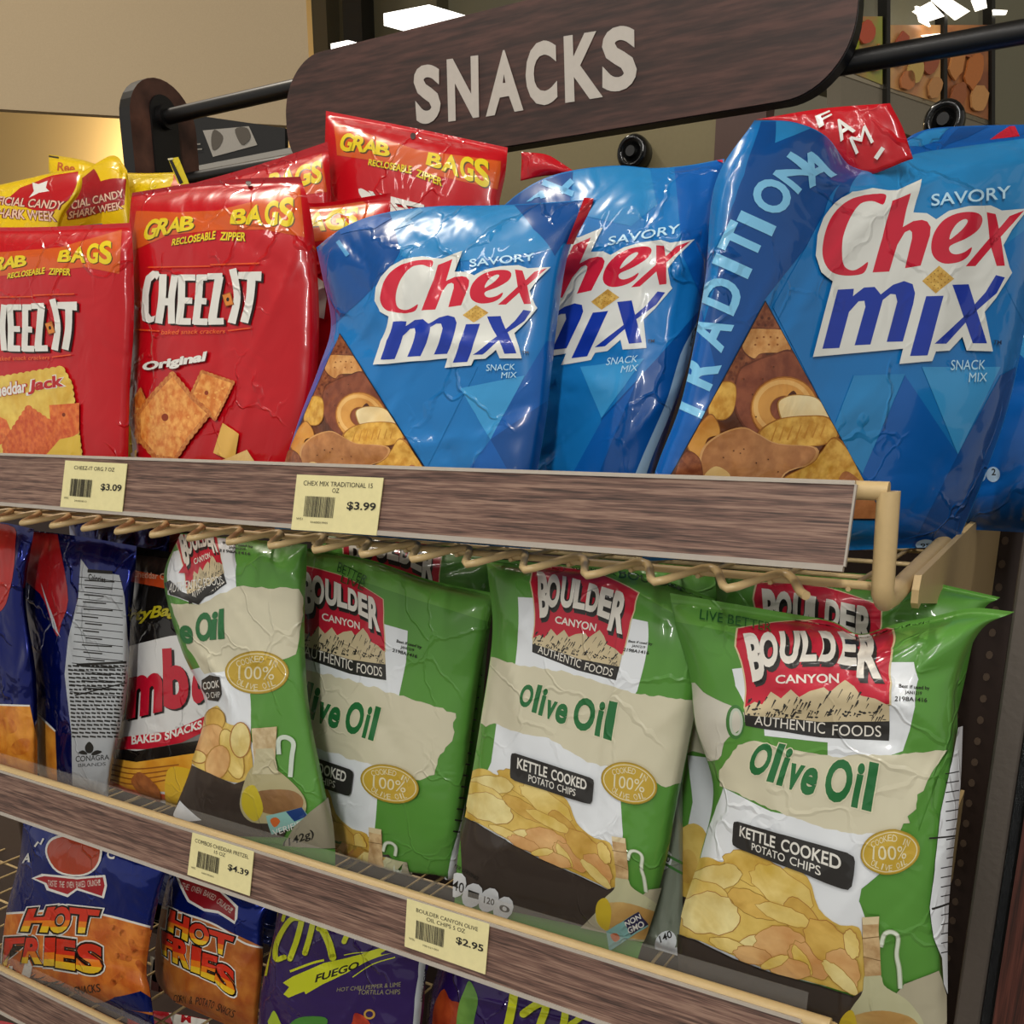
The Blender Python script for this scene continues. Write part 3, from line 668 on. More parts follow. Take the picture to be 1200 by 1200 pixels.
sheet([(996, 60), (1002, 60), (1012, -30), (990, -30)], plain('#9aa028', .6), 'leaf_picture', .01, .008)
for xx in (1036, 1103, 1159): sheet([(xx - 2, 160), (xx + 2, 160), (xx + 2, -160), (xx - 2, -160)], plain('#17150f', .4), 'divider', .02, .01)
for q in (((1062, 16), (1082, 5), (1098, 22), (1080, 28)), ((1084, 3), (1104, 1), (1128, 16), (1112, 26)), ((1065, 10), (1072, 12), (1082, 34), (1070, 28)), ((1072, 44), (1092, 42), (1108, 46), (1084, 52)), ((1131, 3), (1146, 0), (1148, 12), (1136, 16)), ((1156, 14), (1172, 15), (1170, 20), (1157, 20))):
    sheet(list(q)[::-1], plain('#ffffff', .5, emit='#fff6e0', es=2.2), 'lamp_reflection', .004, .016)  # glowing patches stand for lamps reflected in the cabinet glass
# ceiling luminaires seen left of the sign
for q, lb in (((450, 30, 503, 20, 12), 'long white ceiling light above the left end of the sign'), ((388, 58, 408, 54, 6), 'small white ceiling light left of the sign')):
    x0, y0, x1, y1, hh = q; a, b = at(x0, y0, 3.2), at(x1, y1, 3.2); A = Vector(a)
    o = MB().hexa([(0, 0, 0), tuple(Vector(b) - A), tuple(Vector(b) - A + Vector((.1, .25, .0))), (.1, .25, 0), (0, 0, hh * .0032), tuple(Vector(b) - A + Vector((0, 0, hh * .0032))), tuple(Vector(b) - A + Vector((.1, .25, hh * .0032))), (.1, .25, hh * .0032)], plain('#ffffff', .5, emit='#fffaf0', es=2.6)).build('ceiling_light')
    o.location = A; tag(o, lb, 'ceiling light')
# black board with a photo card and a pale banner between plank and sign
def poster(name, lb, quad, Y, m, extra=()):
    P = [Vector(at(x, y, Y)) for x, y in quad]; o = MB().prism([p - P[0] for p in P], (0, .01, 0), m).build(name); o.location = P[0]; tag(o, lb, 'poster')
    MB().box((.2, .01, -1.6 - P[0].z), (.24, .03, .02), BLACK).build('stand', o)
    if extra: flat_art('print', o, extra, (0, Y, 0), (0, -1, 0), .001, .0005, P[0])
poster('menu_board', 'black board with a pale picture card between plank and sign', ((215, 200), (334, 200), (334, 150), (215, 133)), 1.7, plain('#0f0f10', .5),
       [(tess([(238, 153), (292, 148), (302, 170), (250, 184)]), plain('#8f8b84', .6)), (blob([(252, 152), (262, 160), (258, 172), (250, 176), (248, 162)], 16), plain('#4a443c', .6)), (blob([(276, 152), (290, 150), (294, 162), (284, 170)], 16), plain('#4a443c', .6)),
        (stroke([(222, 170), (236, 169)], 1.6), plain('#77736c', .6)), (stroke([(222, 176), (238, 175)], 1.6), plain('#77736c', .6))])
poster('banner', 'pale banner with red letters behind the red cracker bags', ((222, 240), (345, 230), (345, 172), (222, 196)), 1.5, plain('#8d8a84', .7), [(text('SHA', (252, 213), (292, 206), (290, 192), (250, 199), .02), plain('#a53128', .6))])
lp = bpy.data.lights.new('wall_lamp', 'POINT'); lp.energy = 110; lp.color = (1, .84, .58); lp.shadow_soft_size = .12
lo = bpy.data.objects.new('wall_lamp', lp); C.objects.link(lo); q = at(150, 215, 4.8); lo.location = q
lp2 = bpy.data.lights.new('store_lamp', 'AREA'); lp2.energy = 110; lp2.size = .35; lp2.color = (1, .9, .76); lo2 = bpy.data.objects.new('store_lamp', lp2); C.objects.link(lo2); lo2.location = (-2.6, .5, 3.2)
# ------------------------------------------------------------------ bags: art kits (drawn in the pixel frames they were measured in)
RED_CI = film('#b80a19', .28); ORG = film('#c9531c', .3); YEL = film('#ddc41c', .35); WHT = film('#dcdbd4', .3); DKR = film('#5a0710', .3)
def fl(xs, Y, z): return [(x, onz(x, Y, z)) for x in xs]
ZA, ZB, ZC = -.0925, -.4195, -.6775

# --- cracker pouch
K4, K5 = crop(150, 200, 5), crop(150, 400, 6)
def cracker_logo(T):
    P = lambda a: T(K4(a)); f = []
    f.append(tess([(185, 590), (150, 588), (112, 620), (92, 700), (84, 830), (92, 880), (130, 894), (158, 885), (166, 850), (142, 858), (128, 835), (128, 730), (142, 650), (165, 628), (176, 642), (192, 610)]))
    f += [stroke([(212, 608), (206, 750), (186, 896)], 44, 12), stroke([(282, 612), (262, 750), (262, 898)], 40, 12), stroke([(200, 770), (268, 770)], 42)]
    f += [stroke([(322, 612), (320, 760), (306, 902)], 42, 12), stroke([(310, 628), (402, 628)], 36), stroke([(316, 762), (384, 764)], 36), stroke([(298, 884), (376, 886)], 38)]
    f += [stroke([(430, 612), (420, 760), (404, 902)], 42, 12), stroke([(416, 628), (472, 628)], 36), stroke([(416, 764), (468, 768)], 36), stroke([(394, 886), (474, 888)], 38)]
    f += [stroke([(474, 622), (562, 620)], 36), stroke([(544, 622), (520, 760), (500, 890)], [50, 46, 50], 12), stroke([(480, 886), (570, 884)], 38)]
    f += [stroke([(622, 578), (640, 660), (648, 760), (616, 896)], [44, 40, 40, 48], 14), stroke([(655, 616), (790, 622)], [40, 56]), stroke([(735, 610), (722, 760), (690, 892)], [50, 46, 48], 12)]
    f = [np.asarray(q).reshape(-1, 3, 2) for q in f]; A = cat(*f); sh = A + np.array([9, 9]); line = cat(stroke([(50, 932), (195, 942)], 7), stroke([(595, 940), (728, 924)], 7), stroke([(130, 568), (490, 562)], 7), stroke([(492, 554), (778, 546)], 8))
    return [(P(q + np.array([9, 9])), plain('#23100e', .4)) for q in f] + [(P(q), WHT) for q in f] + [(P(line), film('#d8501c', .3)),
            (P(tess([(560, 730), (612, 712), (632, 788), (580, 800)])), plain('#8a4a16', .4)), (P(tess([(564, 733), (608, 718), (626, 784), (584, 794)])), film('#d47f2e', .3)), (P(tess(ell(595, 757, 9, 12))), INK),
            (P(text('baked snack crackers', (205, 962), (580, 954), (580, 930), (205, 934), 0, .2)), film('#e06a28', .3))]
def cracker_head(T, bandcol=True):
    P = lambda a: T(K4(a)); L = []
    if bandcol: L.append((P(tess([(50, 235), (300, 245), (520, 235), (640, 205), (800, 165), (1005, 80), (1035, 390), (790, 345), (500, 350), (230, 380), (15, 475)])), ORG))
    G1 = [arc_text('GRAB', [(95, 350), (190, 326), (290, 305), (395, 290)], 92, bold=.03, gap=.04)]
    g = [text('G', (80, 415), (160, 395), (190, 280), (118, 285), .035), text('R', (150, 390), (235, 372), (262, 275), (190, 280), .035), text('A', (222, 370), (308, 358), (312, 270), (262, 273), .035), text('B', (300, 358), (386, 345), (392, 264), (312, 270), .035)]
    b = [text('B', (598, 312), (690, 316), (700, 215), (618, 232), .035), text('A', (688, 316), (790, 320), (780, 190), (728, 208), .035), text('G', (798, 320), (876, 326), (886, 170), (806, 182), .035), text('S', (884, 326), (972, 332), (975, 148), (888, 166), .035)]
    A = cat(*g, *b)
    L += [(P(A + np.array([7, 6])), plain('#4a3208', .4)), (P(A), YEL), (P(text('RECLOSEABLE', (256, 440), (512, 402), (516, 352), (264, 400), .03) + np.array([4, 4])), plain('#5a2a08', .4)), (P(text('RECLOSEABLE', (256, 440), (512, 402), (516, 352), (264, 400), .03)), YEL),
          (P(text('ZIPPER', (538, 408), (690, 414), (695, 362), (545, 360), .03) + np.array([4, 4])), plain('#5a2a08', .4)), (P(text('ZIPPER', (538, 408), (690, 414), (695, 362), (545, 360), .03)), YEL)]
    return L
idt = lambda a: a
C_OR = food('#d0742a', '#eaa856', 160); C_OR2 = food('#b04f14', '#d67f2c', 160); CHEESE = film('#dcae54', .3)
def scallop(pts, amp, step):
    out = []; n = len(pts)
    for i in range(n):
        a, b = np.array(pts[i], float), np.array(pts[(i + 1) % n], float); L = np.linalg.norm(b - a); m = max(2, int(L / step)); d = (b - a) / L; nn = np.array([d[1], -d[0]])
        for k in range(m * 3): out.append(tuple(a + (b - a) * k / (m * 3) + nn * amp * abs(math.sin(math.pi * k / 3))))
    return out
def cracker(T, pts, hole, hr, m=None, rim=True, step=42, amp=7):
    L = []; c = np.mean(pts, 0)
    if rim: L.append((T(tess(scallop(pts, amp, step))), food('#b05a20', '#cf8a44', 300)))
    q = [tuple(c + (np.array(p) - c) * .88) for p in pts]; L.append((T(tess(q)), m or C_OR))
    r = random.Random(len(pts) + int(hole[0]))
    spots = [tess(ell(*(c + (np.array(pts[r.randrange(len(pts))]) - c) * r.uniform(.1, .75)), r.uniform(4, 10), r.uniform(4, 9))) for _ in range(16)]
    L.append((T(cat(*spots)), film('#e8ab5a', .3))); L.append((T(tess(ell(*hole, hr, hr * 1.1))), plain('#8a3412', .5)))
    return L

# A1: cheddar jack pouch, far left
A1 = Bag('cracker_pouch', 'red cracker pouch at the far left with cheddar jack in red and white lettering', 'red cracker pouches',
    [[(-60, 266), (50, 266), (153, 261)], [(-62, 300), (40, 302), (156, 298)], [(-62, 380), (45, 382), (157, 376)], [(-62, 460), (45, 462), (152, 460)], [(-60, 535), (40, 538), (150, 540)], fl((-58, 40, 146), .61, ZA)],
    .605, .03, 0, .024, .02, RED_CI, RED_CI, .955, .02, 12, .0018, 11, prof=.55)
hA1 = homog([K4(p) for p in ((600, 312), (970, 330), (975, 150), (610, 225))], [(72, 308), (129, 309.5), (130, 281), (75, 290)])
A1.art('header_print', [(tess([(-60, 300), (20, 294), (70, 290), (105, 280), (143, 269), (140, 321), (100, 313), (50, 318), (-60, 330)]), ORG)] + cracker_head(lambda a: a - np.array([0, 0]) if 0 else affine([K4(p) for p in ((600, 312), (970, 330), (975, 150), (150, 390))], [(73, 308), (129, 309.5), (130, 281), (-12, 318)])(a), False))
hl = affine([K4(p) for p in ((785, 605), (690, 890), (165, 895), (190, 608))], [(89.5, 355.5), (80, 410), (-12, 410), (-8, 357)])
A1.art('brand_logo', cracker_logo(hl))
k6 = crop(0, 260, 4); ch = film('#d9b640', .3); CO2 = food('#c8501c', '#dd7a34', 180)
A1.art('picture_print', [(k6(tess(scallop([(-60, 740), (300, 680), (345, 760), (395, 1120), (-60, 1120)], 6, 30))), food('#cfa438', '#e0c25a', 60)),
    (k6(tess([(-20, 900), (40, 930), (60, 980), (20, 1040), (-20, 1060)])), CO2), (k6(tess([(240, 860), (380, 850), (380, 990), (345, 1010), (245, 930)])), CO2), (k6(tess(ell(308, 905, 8, 9))), plain('#7a2c10', .5)),
    (k6(tess(scallop([(140, 860), (345, 1000), (250, 1090), (30, 1095), (20, 1040)], 5, 26))), food('#c0481a', '#d9702e', 200)), (k6(tess([(290, 1020), (385, 1000), (390, 1120), (200, 1120)])), ch)])
A1.art('flavour_name', [(k6(text('Jack', (140, 812), (312, 788), (305, 715), (148, 745), .06, grow=.12)), WHT), (k6(text('Jack', (140, 812), (312, 788), (305, 715), (148, 745), .045)), film('#b3131d', .3)),
    (k6(text('Cheddar', (-40, 830), (135, 800), (132, 742), (-40, 765), .06, grow=.08)), film('#b3131d', .3)), (k6(text('Cheddar', (-40, 830), (135, 800), (132, 742), (-40, 765), .03)), WHT)])

# A2: original pouch
A2 = Bag('cracker_pouch', 'red cracker pouch with original in white lettering over a large square cracker', 'red cracker pouches',
    [[(155, 226), (230, 214), (295, 209), (352, 207)], [(152, 250), (230, 242), (362, 240)], [(150, 300), (260, 298), (370, 295)], [(151, 380), (260, 380), (374, 378)], [(151, 460), (260, 460), (369, 460)], [(156, 540), (250, 545), (350, 547)], fl((159, 250, 345), .63, ZA)],
    .625, .035, 0, .026, .02, RED_CI, film('#9d0d1a', .3), .95, .02, 14, .002, 5, prof=.55, folds=((.78, .55, .9, .25, .02, .003), (.62, .25, 1.2, .2, .02, .003)))
A2.art('header_print', cracker_head(idt)); A2.art('brand_logo', cracker_logo(idt))
A2.art('flavour_name', [(K5(text('Original', (118, 232), (553, 168), (575, 75), (122, 158), .05)), plain('#4a0a10', .4)), (K5(text('Original', (113, 228), (548, 162), (570, 71), (118, 152), .05)), WHT)])
A2.art('picture_print', cracker(K5, [(104, 325), (152, 440), (84, 725), (20, 570), (40, 420)], (78, 515), 10, C_OR2, step=30, amp=3) + cracker(K5, [(530, 205), (765, 285), (690, 440), (628, 562), (500, 450), (458, 360)], (566, 364), 14, C_OR, amp=5, step=30)
    + [(K5(tess([(680, 575), (792, 650), (762, 850), (615, 785)])), CHEESE), (K5(tess([(640, 850), (760, 800), (850, 762), (908, 850), (905, 900), (620, 900)])), food('#cf9a4a', '#e6c07a', 60)), (K5(tess([(20, 800), (80, 760), (75, 820)])), CHEESE)]
    + cracker(K5, [(330, 212), (480, 390), (604, 503), (450, 695), (345, 850), (205, 832), (84, 690), (78, 505), (200, 350)], (278, 535), 24, C_OR))
A2.art('hang_hole', [(tess(ell(293, 218, 3.2, 3.6)), plain('#2a0508', .6))])

# A3, A4, A5: pouches behind
A3 = Bag('cracker_pouch', 'red cracker pouch behind the original one, only its top edge and the letters GS showing', 'red cracker pouches',
    [[(222, 216), (300, 194), (384, 166)], [(222, 260), (300, 245), (388, 232)], [(222, 340), (300, 335), (388, 330)], fl((230, 300, 388), .76, ZA)], .745, .03, .0, .02, .016, RED_CI, film('#a80e1b', .3), .93, .02, 8, .0018, 7)
A3.art('header_print', [(tess([(300, 232), (330, 207), (377, 180), (383, 225), (340, 230)]), ORG)] + [(text('BAGS', (312, 226), (377, 214), (377, 187), (316, 204), .04) + np.array([1.3, 1.2]), plain('#4a3208', .4)), (text('BAGS', (312, 226), (377, 214), (377, 187), (316, 204), .04), YEL)])
A4 = Bag('cracker_pouch', 'red cracker pouch standing highest and tilted, in front of the sign', 'red cracker pouches',
    [[(382, 130), (485, 150), (595, 173)], [(381, 160), (485, 178), (592, 205)], [(380, 215), (480, 230), (584, 248)], [(384, 300), (480, 315), (580, 330)], fl((392, 480, 570), .80, ZA)], .785, .03, .0, .02, .016, RED_CI, film('#c4101d', .3), .955, .02, 10, .002, 8)
hA4 = affine([K4(p) for p in ((600, 312), (970, 330), (975, 150), (100, 400), (118, 285))], [(505, 202), (570, 217), (573, 187), (400, 174), (400, 151)])
A4.art('header_print', [(tess([(390, 142), (440, 160), (490, 176), (587, 189), (583, 222), (500, 203), (450, 190), (395, 182)]), ORG)] + cracker_head(hA4, False))
A4.art('brand_logo', [(text('CHEEZ', (452, 268), (512, 262), (497, 240), (412, 218), .05) + 1.2, plain('#23100e', .4)), (text('CHEEZ', (452, 268), (512, 262), (497, 240), (412, 218), .05), WHT), (tess(ell(484, 160, 3, 4)), plain('#2a0508', .6))])
A5 = Bag('cracker_pouch', 'red cracker pouch squeezed between the original pouch and the left blue bag', 'red cracker pouches',
    [[(300, 232), (372, 238), (458, 226)], [(300, 300), (372, 300), (456, 296)], [(300, 400), (372, 400), (452, 400)], fl((305, 372, 445), .70, ZA)], .69, .02, .0, .02, .014, RED_CI, RED_CI, .95, .02, 8, .0018, 9)
A5.art('header_print', [(tess([(330, 246), (400, 240), (425, 236), (440, 245), (436, 262), (420, 275), (370, 283), (330, 290)]), ORG), (text('BAGS', (342, 273), (418, 268), (421, 241), (345, 253), .04) + 1.3, plain('#4a3208', .4)), (text('BAGS', (342, 273), (418, 268), (421, 241), (345, 253), .04), YEL)])
A5.art('brand_logo', [(tess([(372, 325), (379, 330), (383, 350), (380, 374), (374, 372)]), WHT)])

# --- candy bags, far left
CY = film('#ddb916', .3); CR = film('#b0121c', .3)
C1 = Bag('candy_bag', 'yellow and red candy bag at the far left edge, shark week lettering', 'yellow candy bags', [[(-60, 230), (20, 212), (60, 203), (96, 198)], [(-60, 255), (20, 248), (94, 225)], [(-60, 275), (20, 275), (72, 262)], [(-60, 330), (20, 330), (70, 330)], fl((-55, 20, 70), .70, ZA)], .685, .03, 0, .02, .015, CY, CY, .97, .02, 8, .002, 21)
cs = lambda s, q: [(text(s, *q, bold=.07, grow=.05), plain('#6a0c12', .4)), (text(s, *q, bold=.02), film('#d9b7a0', .3))]
C1.art('print', [(tess([(-60, 245), (10, 222), (30, 216), (22, 228), (32, 232), (25, 240), (-60, 262)]), film('#e0c020', .3)), (tess([(24, 220), (60, 206), (92, 201), (90, 215), (80, 235), (60, 250), (0, 236), (-60, 240), (10, 232)]), CR), (jagged := tess([(38, 214), (45, 216), (56, 212), (54, 220), (58, 224), (46, 226), (34, 232), (40, 224)]), WHT), (tess([(-60, 268), (0, 268), (40, 271), (50, 275), (30, 281), (-60, 285)]), film('#3f9fd0', .3))]
    + cs('OFFICIAL CANDY', ((-18, 239), (72, 246), (76, 236), (-16, 229))) + cs('SHARK WEEK', ((-8, 255), (66, 260), (64, 248), (-6, 244))))
C2 = Bag('candy_bag', 'red and yellow candy bag leaning behind the first, shark week print darkened as shade', 'yellow candy bags', [[(70, 215), (100, 199), (133, 182), (149, 200)], [(62, 240), (100, 228), (152, 226)], [(58, 262), (100, 262), (154, 262)], [(58, 330), (100, 330), (154, 330)], fl((62, 100, 150), .76, ZA)], .745, .03, 0, .02, .013, CY, CY, .97, .02, 8, .002, 22)
C2.art('print', [(tess([(88, 215), (110, 198), (131, 185), (148, 210), (146, 240), (100, 255), (80, 258), (75, 240)]), film('#96101a', .3)), (tess([(70, 266), (100, 264), (120, 262), (118, 268), (70, 272)]), film('#3b80a8', .3))] + cs('CIAL CANDY', ((84, 246), (146, 231), (144, 222), (84, 236))) + cs('SHARK WEEK', ((80, 257), (144, 245), (142, 236), (82, 248))))  # shade is put into this darker red and blue
C3 = Bag('candy_bag', 'yellow candy bag end showing three orange letters, rear left', 'yellow candy bags', [[(57, 181), (90, 186), (112, 192)], [(58, 240), (90, 240), (120, 240)], [(58, 330), (90, 330), (120, 330)], fl((60, 90, 120), .82, ZA)], .81, .02, 0, .014, .01, CY, CY, .97, .02, 5, .0015, 23)
C3.art('print', [(text('Ree', (67, 200), (88, 203), (88, 192), (68, 190), .03), film('#b0541c', .4)), (tess([(57, 182), (69, 184), (69, 186), (57, 184)]), plain('#3a2c10', .5))])
C4 = Bag('candy_bag', 'yellow candy bag lying behind the red pouches with a black striped corner', 'yellow candy bags', [[(136, 202), (170, 203), (204, 202)], [(140, 222), (170, 222), (222, 219)], [(142, 260), (170, 260), (224, 260)], [(142, 330), (170, 330), (224, 330)], fl((145, 180, 222), .80, ZA)], .785, .02, 0, .02, .01, film('#d6b80f', .3), CY, .97, .02, 10, .003, 24)
C4.art('print', [(tess([(203, 205), (206, 202), (216, 217), (200, 218)]), film('#c04a1c', .4))])
MB().hexa([tuple(Vector(at(x, y, Y)) - Vector(C4.o)) for Y, ps in ((.79, ((197, 186), (209, 184), (222, 216), (210, 219))),) for x, y in ps] + [tuple(Vector(at(x, y, .793)) - Vector(C4.o)) for x, y in ((197, 186), (209, 184), (222, 216), (210, 219))], film('#d8c41c', .35)).build('folded_corner', C4.ob)
C4.off = 14; fa = flat_art('corner_stripe', C4.ob, [(tess([(198, 187), (202, 187), (215, 214), (211, 216)]), plain('#15120c', .4)), (tess([(197, 186), (203, 185), (204, 187), (198, 188)]), plain('#cfc8a0', .4))], (0, .79, 0), (0, -1, 0), .0005, .0002, C4.o)

# --- blue snack mix bags
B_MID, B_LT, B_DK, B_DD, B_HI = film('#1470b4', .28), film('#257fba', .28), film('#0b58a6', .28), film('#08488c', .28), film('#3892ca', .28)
LBL = film('#7cc0e6', .3); CRED = film('#c51f38', .25); CBLU = film('#14349c', .25); CWH = film('#d6d8d2', .25)
K5x, KW = crop(940, 200, 5), crop(780, 340, 5)
def mix_logo(T):
    P = lambda a: T(K5x(a))
    white = tess([(695, 65), (640, 250), (720, 255), (775, 290), (850, 240), (960, 212), (1090, 205), (1155, 235), (1310, 225), (1215, 350), (1165, 440), (1200, 570), (1215, 600), (1120, 750), (1055, 830), (1103, 1060), (950, 1055), (925, 975), (850, 1055), (770, 1060), (750, 1115), (558, 1133), (580, 1045), (50, 1092), (165, 650), (100, 600), (65, 500), (75, 380), (110, 280), (180, 190), (280, 125), (400, 110), (500, 125), (550, 125)])
    red = [tess([tuple(q) for q in smooth([(480, 148), (464, 208), (400, 186), (335, 198), (285, 255), (245, 340), (222, 440), (222, 530), (245, 575), (290, 588), (335, 566), (374, 540), (352, 600), (290, 618), (205, 614), (140, 580), (106, 500), (110, 410), (135, 320), (175, 250), (240, 190), (315, 155), (400, 143)], 90, True)]),
        tess([(625, 136), (518, 185), (400, 600), (498, 595), (545, 440), (590, 365), (618, 352), (632, 365), (632, 400), (590, 575), (683, 560), (738, 385), (742, 335), (722, 303), (690, 293), (640, 300), (578, 335)]),
        tess([tuple(q) for q in smooth([(978, 452), (960, 500), (905, 538), (820, 548), (762, 512), (745, 450), (762, 370), (812, 300), (885, 258), (965, 245), (1022, 256), (1040, 292), (1015, 348), (940, 402), (856, 442), (852, 476), (882, 494), (932, 482)], 80, True)], [[tuple(q) for q in smooth([(850, 405), (862, 360), (895, 312), (938, 287), (955, 300), (925, 345), (884, 382)], 24, True)]]),
        tess([(1065, 245), (1118, 255), (1150, 400), (1172, 560), (1125, 562), (1085, 430)]), tess([(1285, 236), (1200, 268), (1150, 330), (1088, 395), (942, 563), (1000, 562), (1115, 430), (1160, 380), (1215, 318)])]
    blu = [tess([(195, 700), (290, 695), (285, 738), (350, 688), (412, 684), (448, 728), (520, 672), (585, 650), (635, 668), (650, 720), (640, 780), (578, 1003), (483, 1005), (545, 770), (535, 728), (505, 725), (460, 760), (388, 1020), (295, 1025), (358, 800), (352, 765), (318, 768), (262, 830), (205, 1040), (105, 1045)]),
        tess([(715, 738), (815, 735), (722, 1083), (620, 1087)]), tess([(865, 670), (960, 668), (1068, 1013), (985, 1013)]), tess([(1120, 615), (1172, 628), (1125, 720), (1010, 820), (830, 1015), (762, 1015), (940, 850), (1060, 715)])]
    r = random.Random(4); dd = [tess(ell(775 + (i - j) * 20 + 8, 590 + (i + j) * 17, 4, 4, 0, 6)) for i in range(4) for j in range(4)]
    return [(P(white), CWH), (P(cat(*red)), CRED), (P(cat(*blu)), CBLU), (P(tess([(790, 560), (875, 635), (770, 722), (692, 650)])), food('#b88a34', '#d9b45c', 300)), (P(cat(*dd)), plain('#8a6420', .5)),
            (T(text('SAVORY', (1089, 243), (1181, 233), (1181, 219), (1089, 229), .012)), film('#b3d9ec', .3)), (T(text('SNACK', (1111, 434), (1151, 433), (1152, 422), (1112, 422), 0)), film('#b3d9ec', .3)),
            (T(text('MIX', (1132, 448), (1153, 447), (1154, 437), (1133, 437), 0)), film('#b3d9ec', .3)), (T(text('TM', (1160, 404), (1170, 404), (1170, 399), (1161, 399))), plain('#0b2a50', .4))]
def mix_window(T, ext=90):
    P = lambda a: T(KW(a)); tri = KW([(580, 70), (-95, 1330), (1270, 1330)]); ctri = [tuple(p) for p in tri]
    F = lambda a: T(clip(KW(a), ctri)); b = []
    b.append((T(tess([tuple(p) for p in KW([(580, 58), (-110, 1345), (1290, 1345)])])), plain('#0a1c30', .4)))
    b.append((T(tess(ctri)), food('#4e2611', '#6d3a1c', 60)))
    wf = food('#6a321a', '#8f5230', 240); rye = food('#713620', '#8a4a2e', 120); rim = food('#54240f', '#6d3319', 120); yel = food('#bd8526', '#dcae4e', 170); ylr = plain('#9c6420', .5); bag_ = food('#b87428', '#d39848', 40); tan_ = food('#a0683a', '#b87f4c', 110)
    def it(poly, m, rm=None, rs=1.06):
        c = np.mean(poly, 0)
        if rm: b.append((F(blob([tuple(c + (np.array(p) - c) * rs) for p in poly], 50)), rm))
        b.append((F(blob(poly, 50)), m))
    it([(580, 70), (480, 235), (690, 240)], wf); it([(450, 330), (330, 560), (410, 560), (580, 400)], wf, rim)
    b.append((F(cat(*[tess(ell(x, y, 9, 9, 0, 8)) for x, y in ((560, 160), (600, 165), (540, 200), (580, 205), (620, 205), (440, 400), (470, 430), (410, 450), (430, 490), (380, 480), (390, 520))])), rim))
    it([(480, 235), (590, 228), (690, 240), (715, 300), (715, 360), (560, 370), (510, 400), (445, 335)], food('#b5793c', '#d29d5e', 160), rim)
    b.append((F(cat(*[tess(ell(x, y, 7, 6, 0, 7)) for x, y in ((530, 280), (570, 275), (610, 275), (650, 280), (520, 320), (600, 320), (650, 320))])), plain('#8d5524', .5)))
    it([(430, 480), (500, 430), (620, 385), (740, 370), (870, 560), (820, 700), (600, 850), (460, 790), (400, 640)], rye, rim, 1.05)
    it([(310, 555), (400, 560), (392, 700), (330, 755), (250, 715)], yel, ylr); it([(130, 900), (240, 740), (290, 760), (310, 840), (240, 870), (200, 990)], bag_, plain('#8f5a22', .5))
    b.append((F(ring(690, 695, 200, 190, 118)), plain('#94571c', .5))); b.append((F(ring(690, 695, 192, 182, 105)), bag_)); b.append((F(ring(680, 685, 172, 160, 26)), food('#d69a48', '#e3b46c', 40)))
    b.append((F(blob([(740, 590), (690, 640), (660, 700), (690, 720), (760, 640)], 20)), plain('#4a210d', .5)))
    it([(655, 670), (700, 628), (780, 618), (880, 640), (950, 740), (850, 800), (700, 780)], food('#dcbf86', '#ecdcae', 30), plain('#a97c3a', .5))
    it([(548, 830), (650, 760), (800, 740), (940, 750), (995, 850), (900, 905), (760, 910), (600, 885)], yel, ylr)
    b.append((F(cat(*[stroke([(610 + 48 * k, 872 - 4 * k + 12), (640 + 48 * k, 800 - 3 * k)], [10, 5]) for k in range(7)])), plain('#b87f2c', .5)))
    it([(203, 1000), (235, 910), (330, 840), (450, 808), (540, 850), (640, 900), (860, 925), (830, 1010), (700, 1060), (630, 1130), (400, 1180), (210, 1130)], tan_, food('#c08a50', '#cf9e66', 60), 1.05)
    it([(130, 945), (195, 1000), (195, 1120), (60, 1130), (80, 1010)], wf, rim); it([(290, 1030), (370, 1080), (330, 1150), (230, 1140), (220, 1080)], food('#d2a860', '#e2c283', 40))
    it([(680, 1110), (850, 1010), (900, 950), (1000, 880), (1200, 1180), (900, 1250), (700, 1200)], yel, ylr); it([(1060, 1060), (1300, 1330), (1000, 1330), (980, 1200)], food('#9a5a30', '#b87848', 80)); it([(300, 1220), (600, 1180), (900, 1280), (700, 1330), (200, 1330)], rye, rim)
    b.append((F(cat(*[tess(ell(x, y, 5, 4, 0, 6)) for x, y in ((450, 930), (430, 955), (390, 940), (590, 990), (650, 1060), (520, 1010), (330, 980), (620, 450), (560, 520), (500, 610), (450, 520), (520, 740))])), plain('#4f2611', .5)))
    return b
def mix_letters(T):
    cs_ = [('T', 805, 478, 2.0), ('R', 818, 434, 2), ('A', 832, 388, 2), ('D', 846, 345, 2), ('I', 858, 312, 2), ('T', 869, 283, 2), ('I', 886, 262, 2), ('O', 904, 230, 2), ('N', 930, 203, 2), ('A', 956, 196, 1)]
    L = []; pts = [(x, y) for _, x, y, _ in cs_]
    for i, (chh, x, y, _) in enumerate(cs_):
        a = np.array((.42, -.91)) if i < 8 else (np.array((.62, -.78)) if i == 8 else np.array((.9, -.43))); n = np.array([a[1], -a[0]]); wd = {'I': 13, 'O': 38, 'T': 36, 'N': 34, 'A': 36, 'D': 36, 'R': 34}[chh]; h = 45 if i < 8 else 38; c = np.array((x, y))
        L.append(text(chh, c - a * wd / 2 - n * h / 2, c + a * wd / 2 - n * h / 2, c + a * wd / 2 + n * h / 2, c - a * wd / 2 + n * h / 2, .035))
    return [(T(cat(*L)), LBL)]
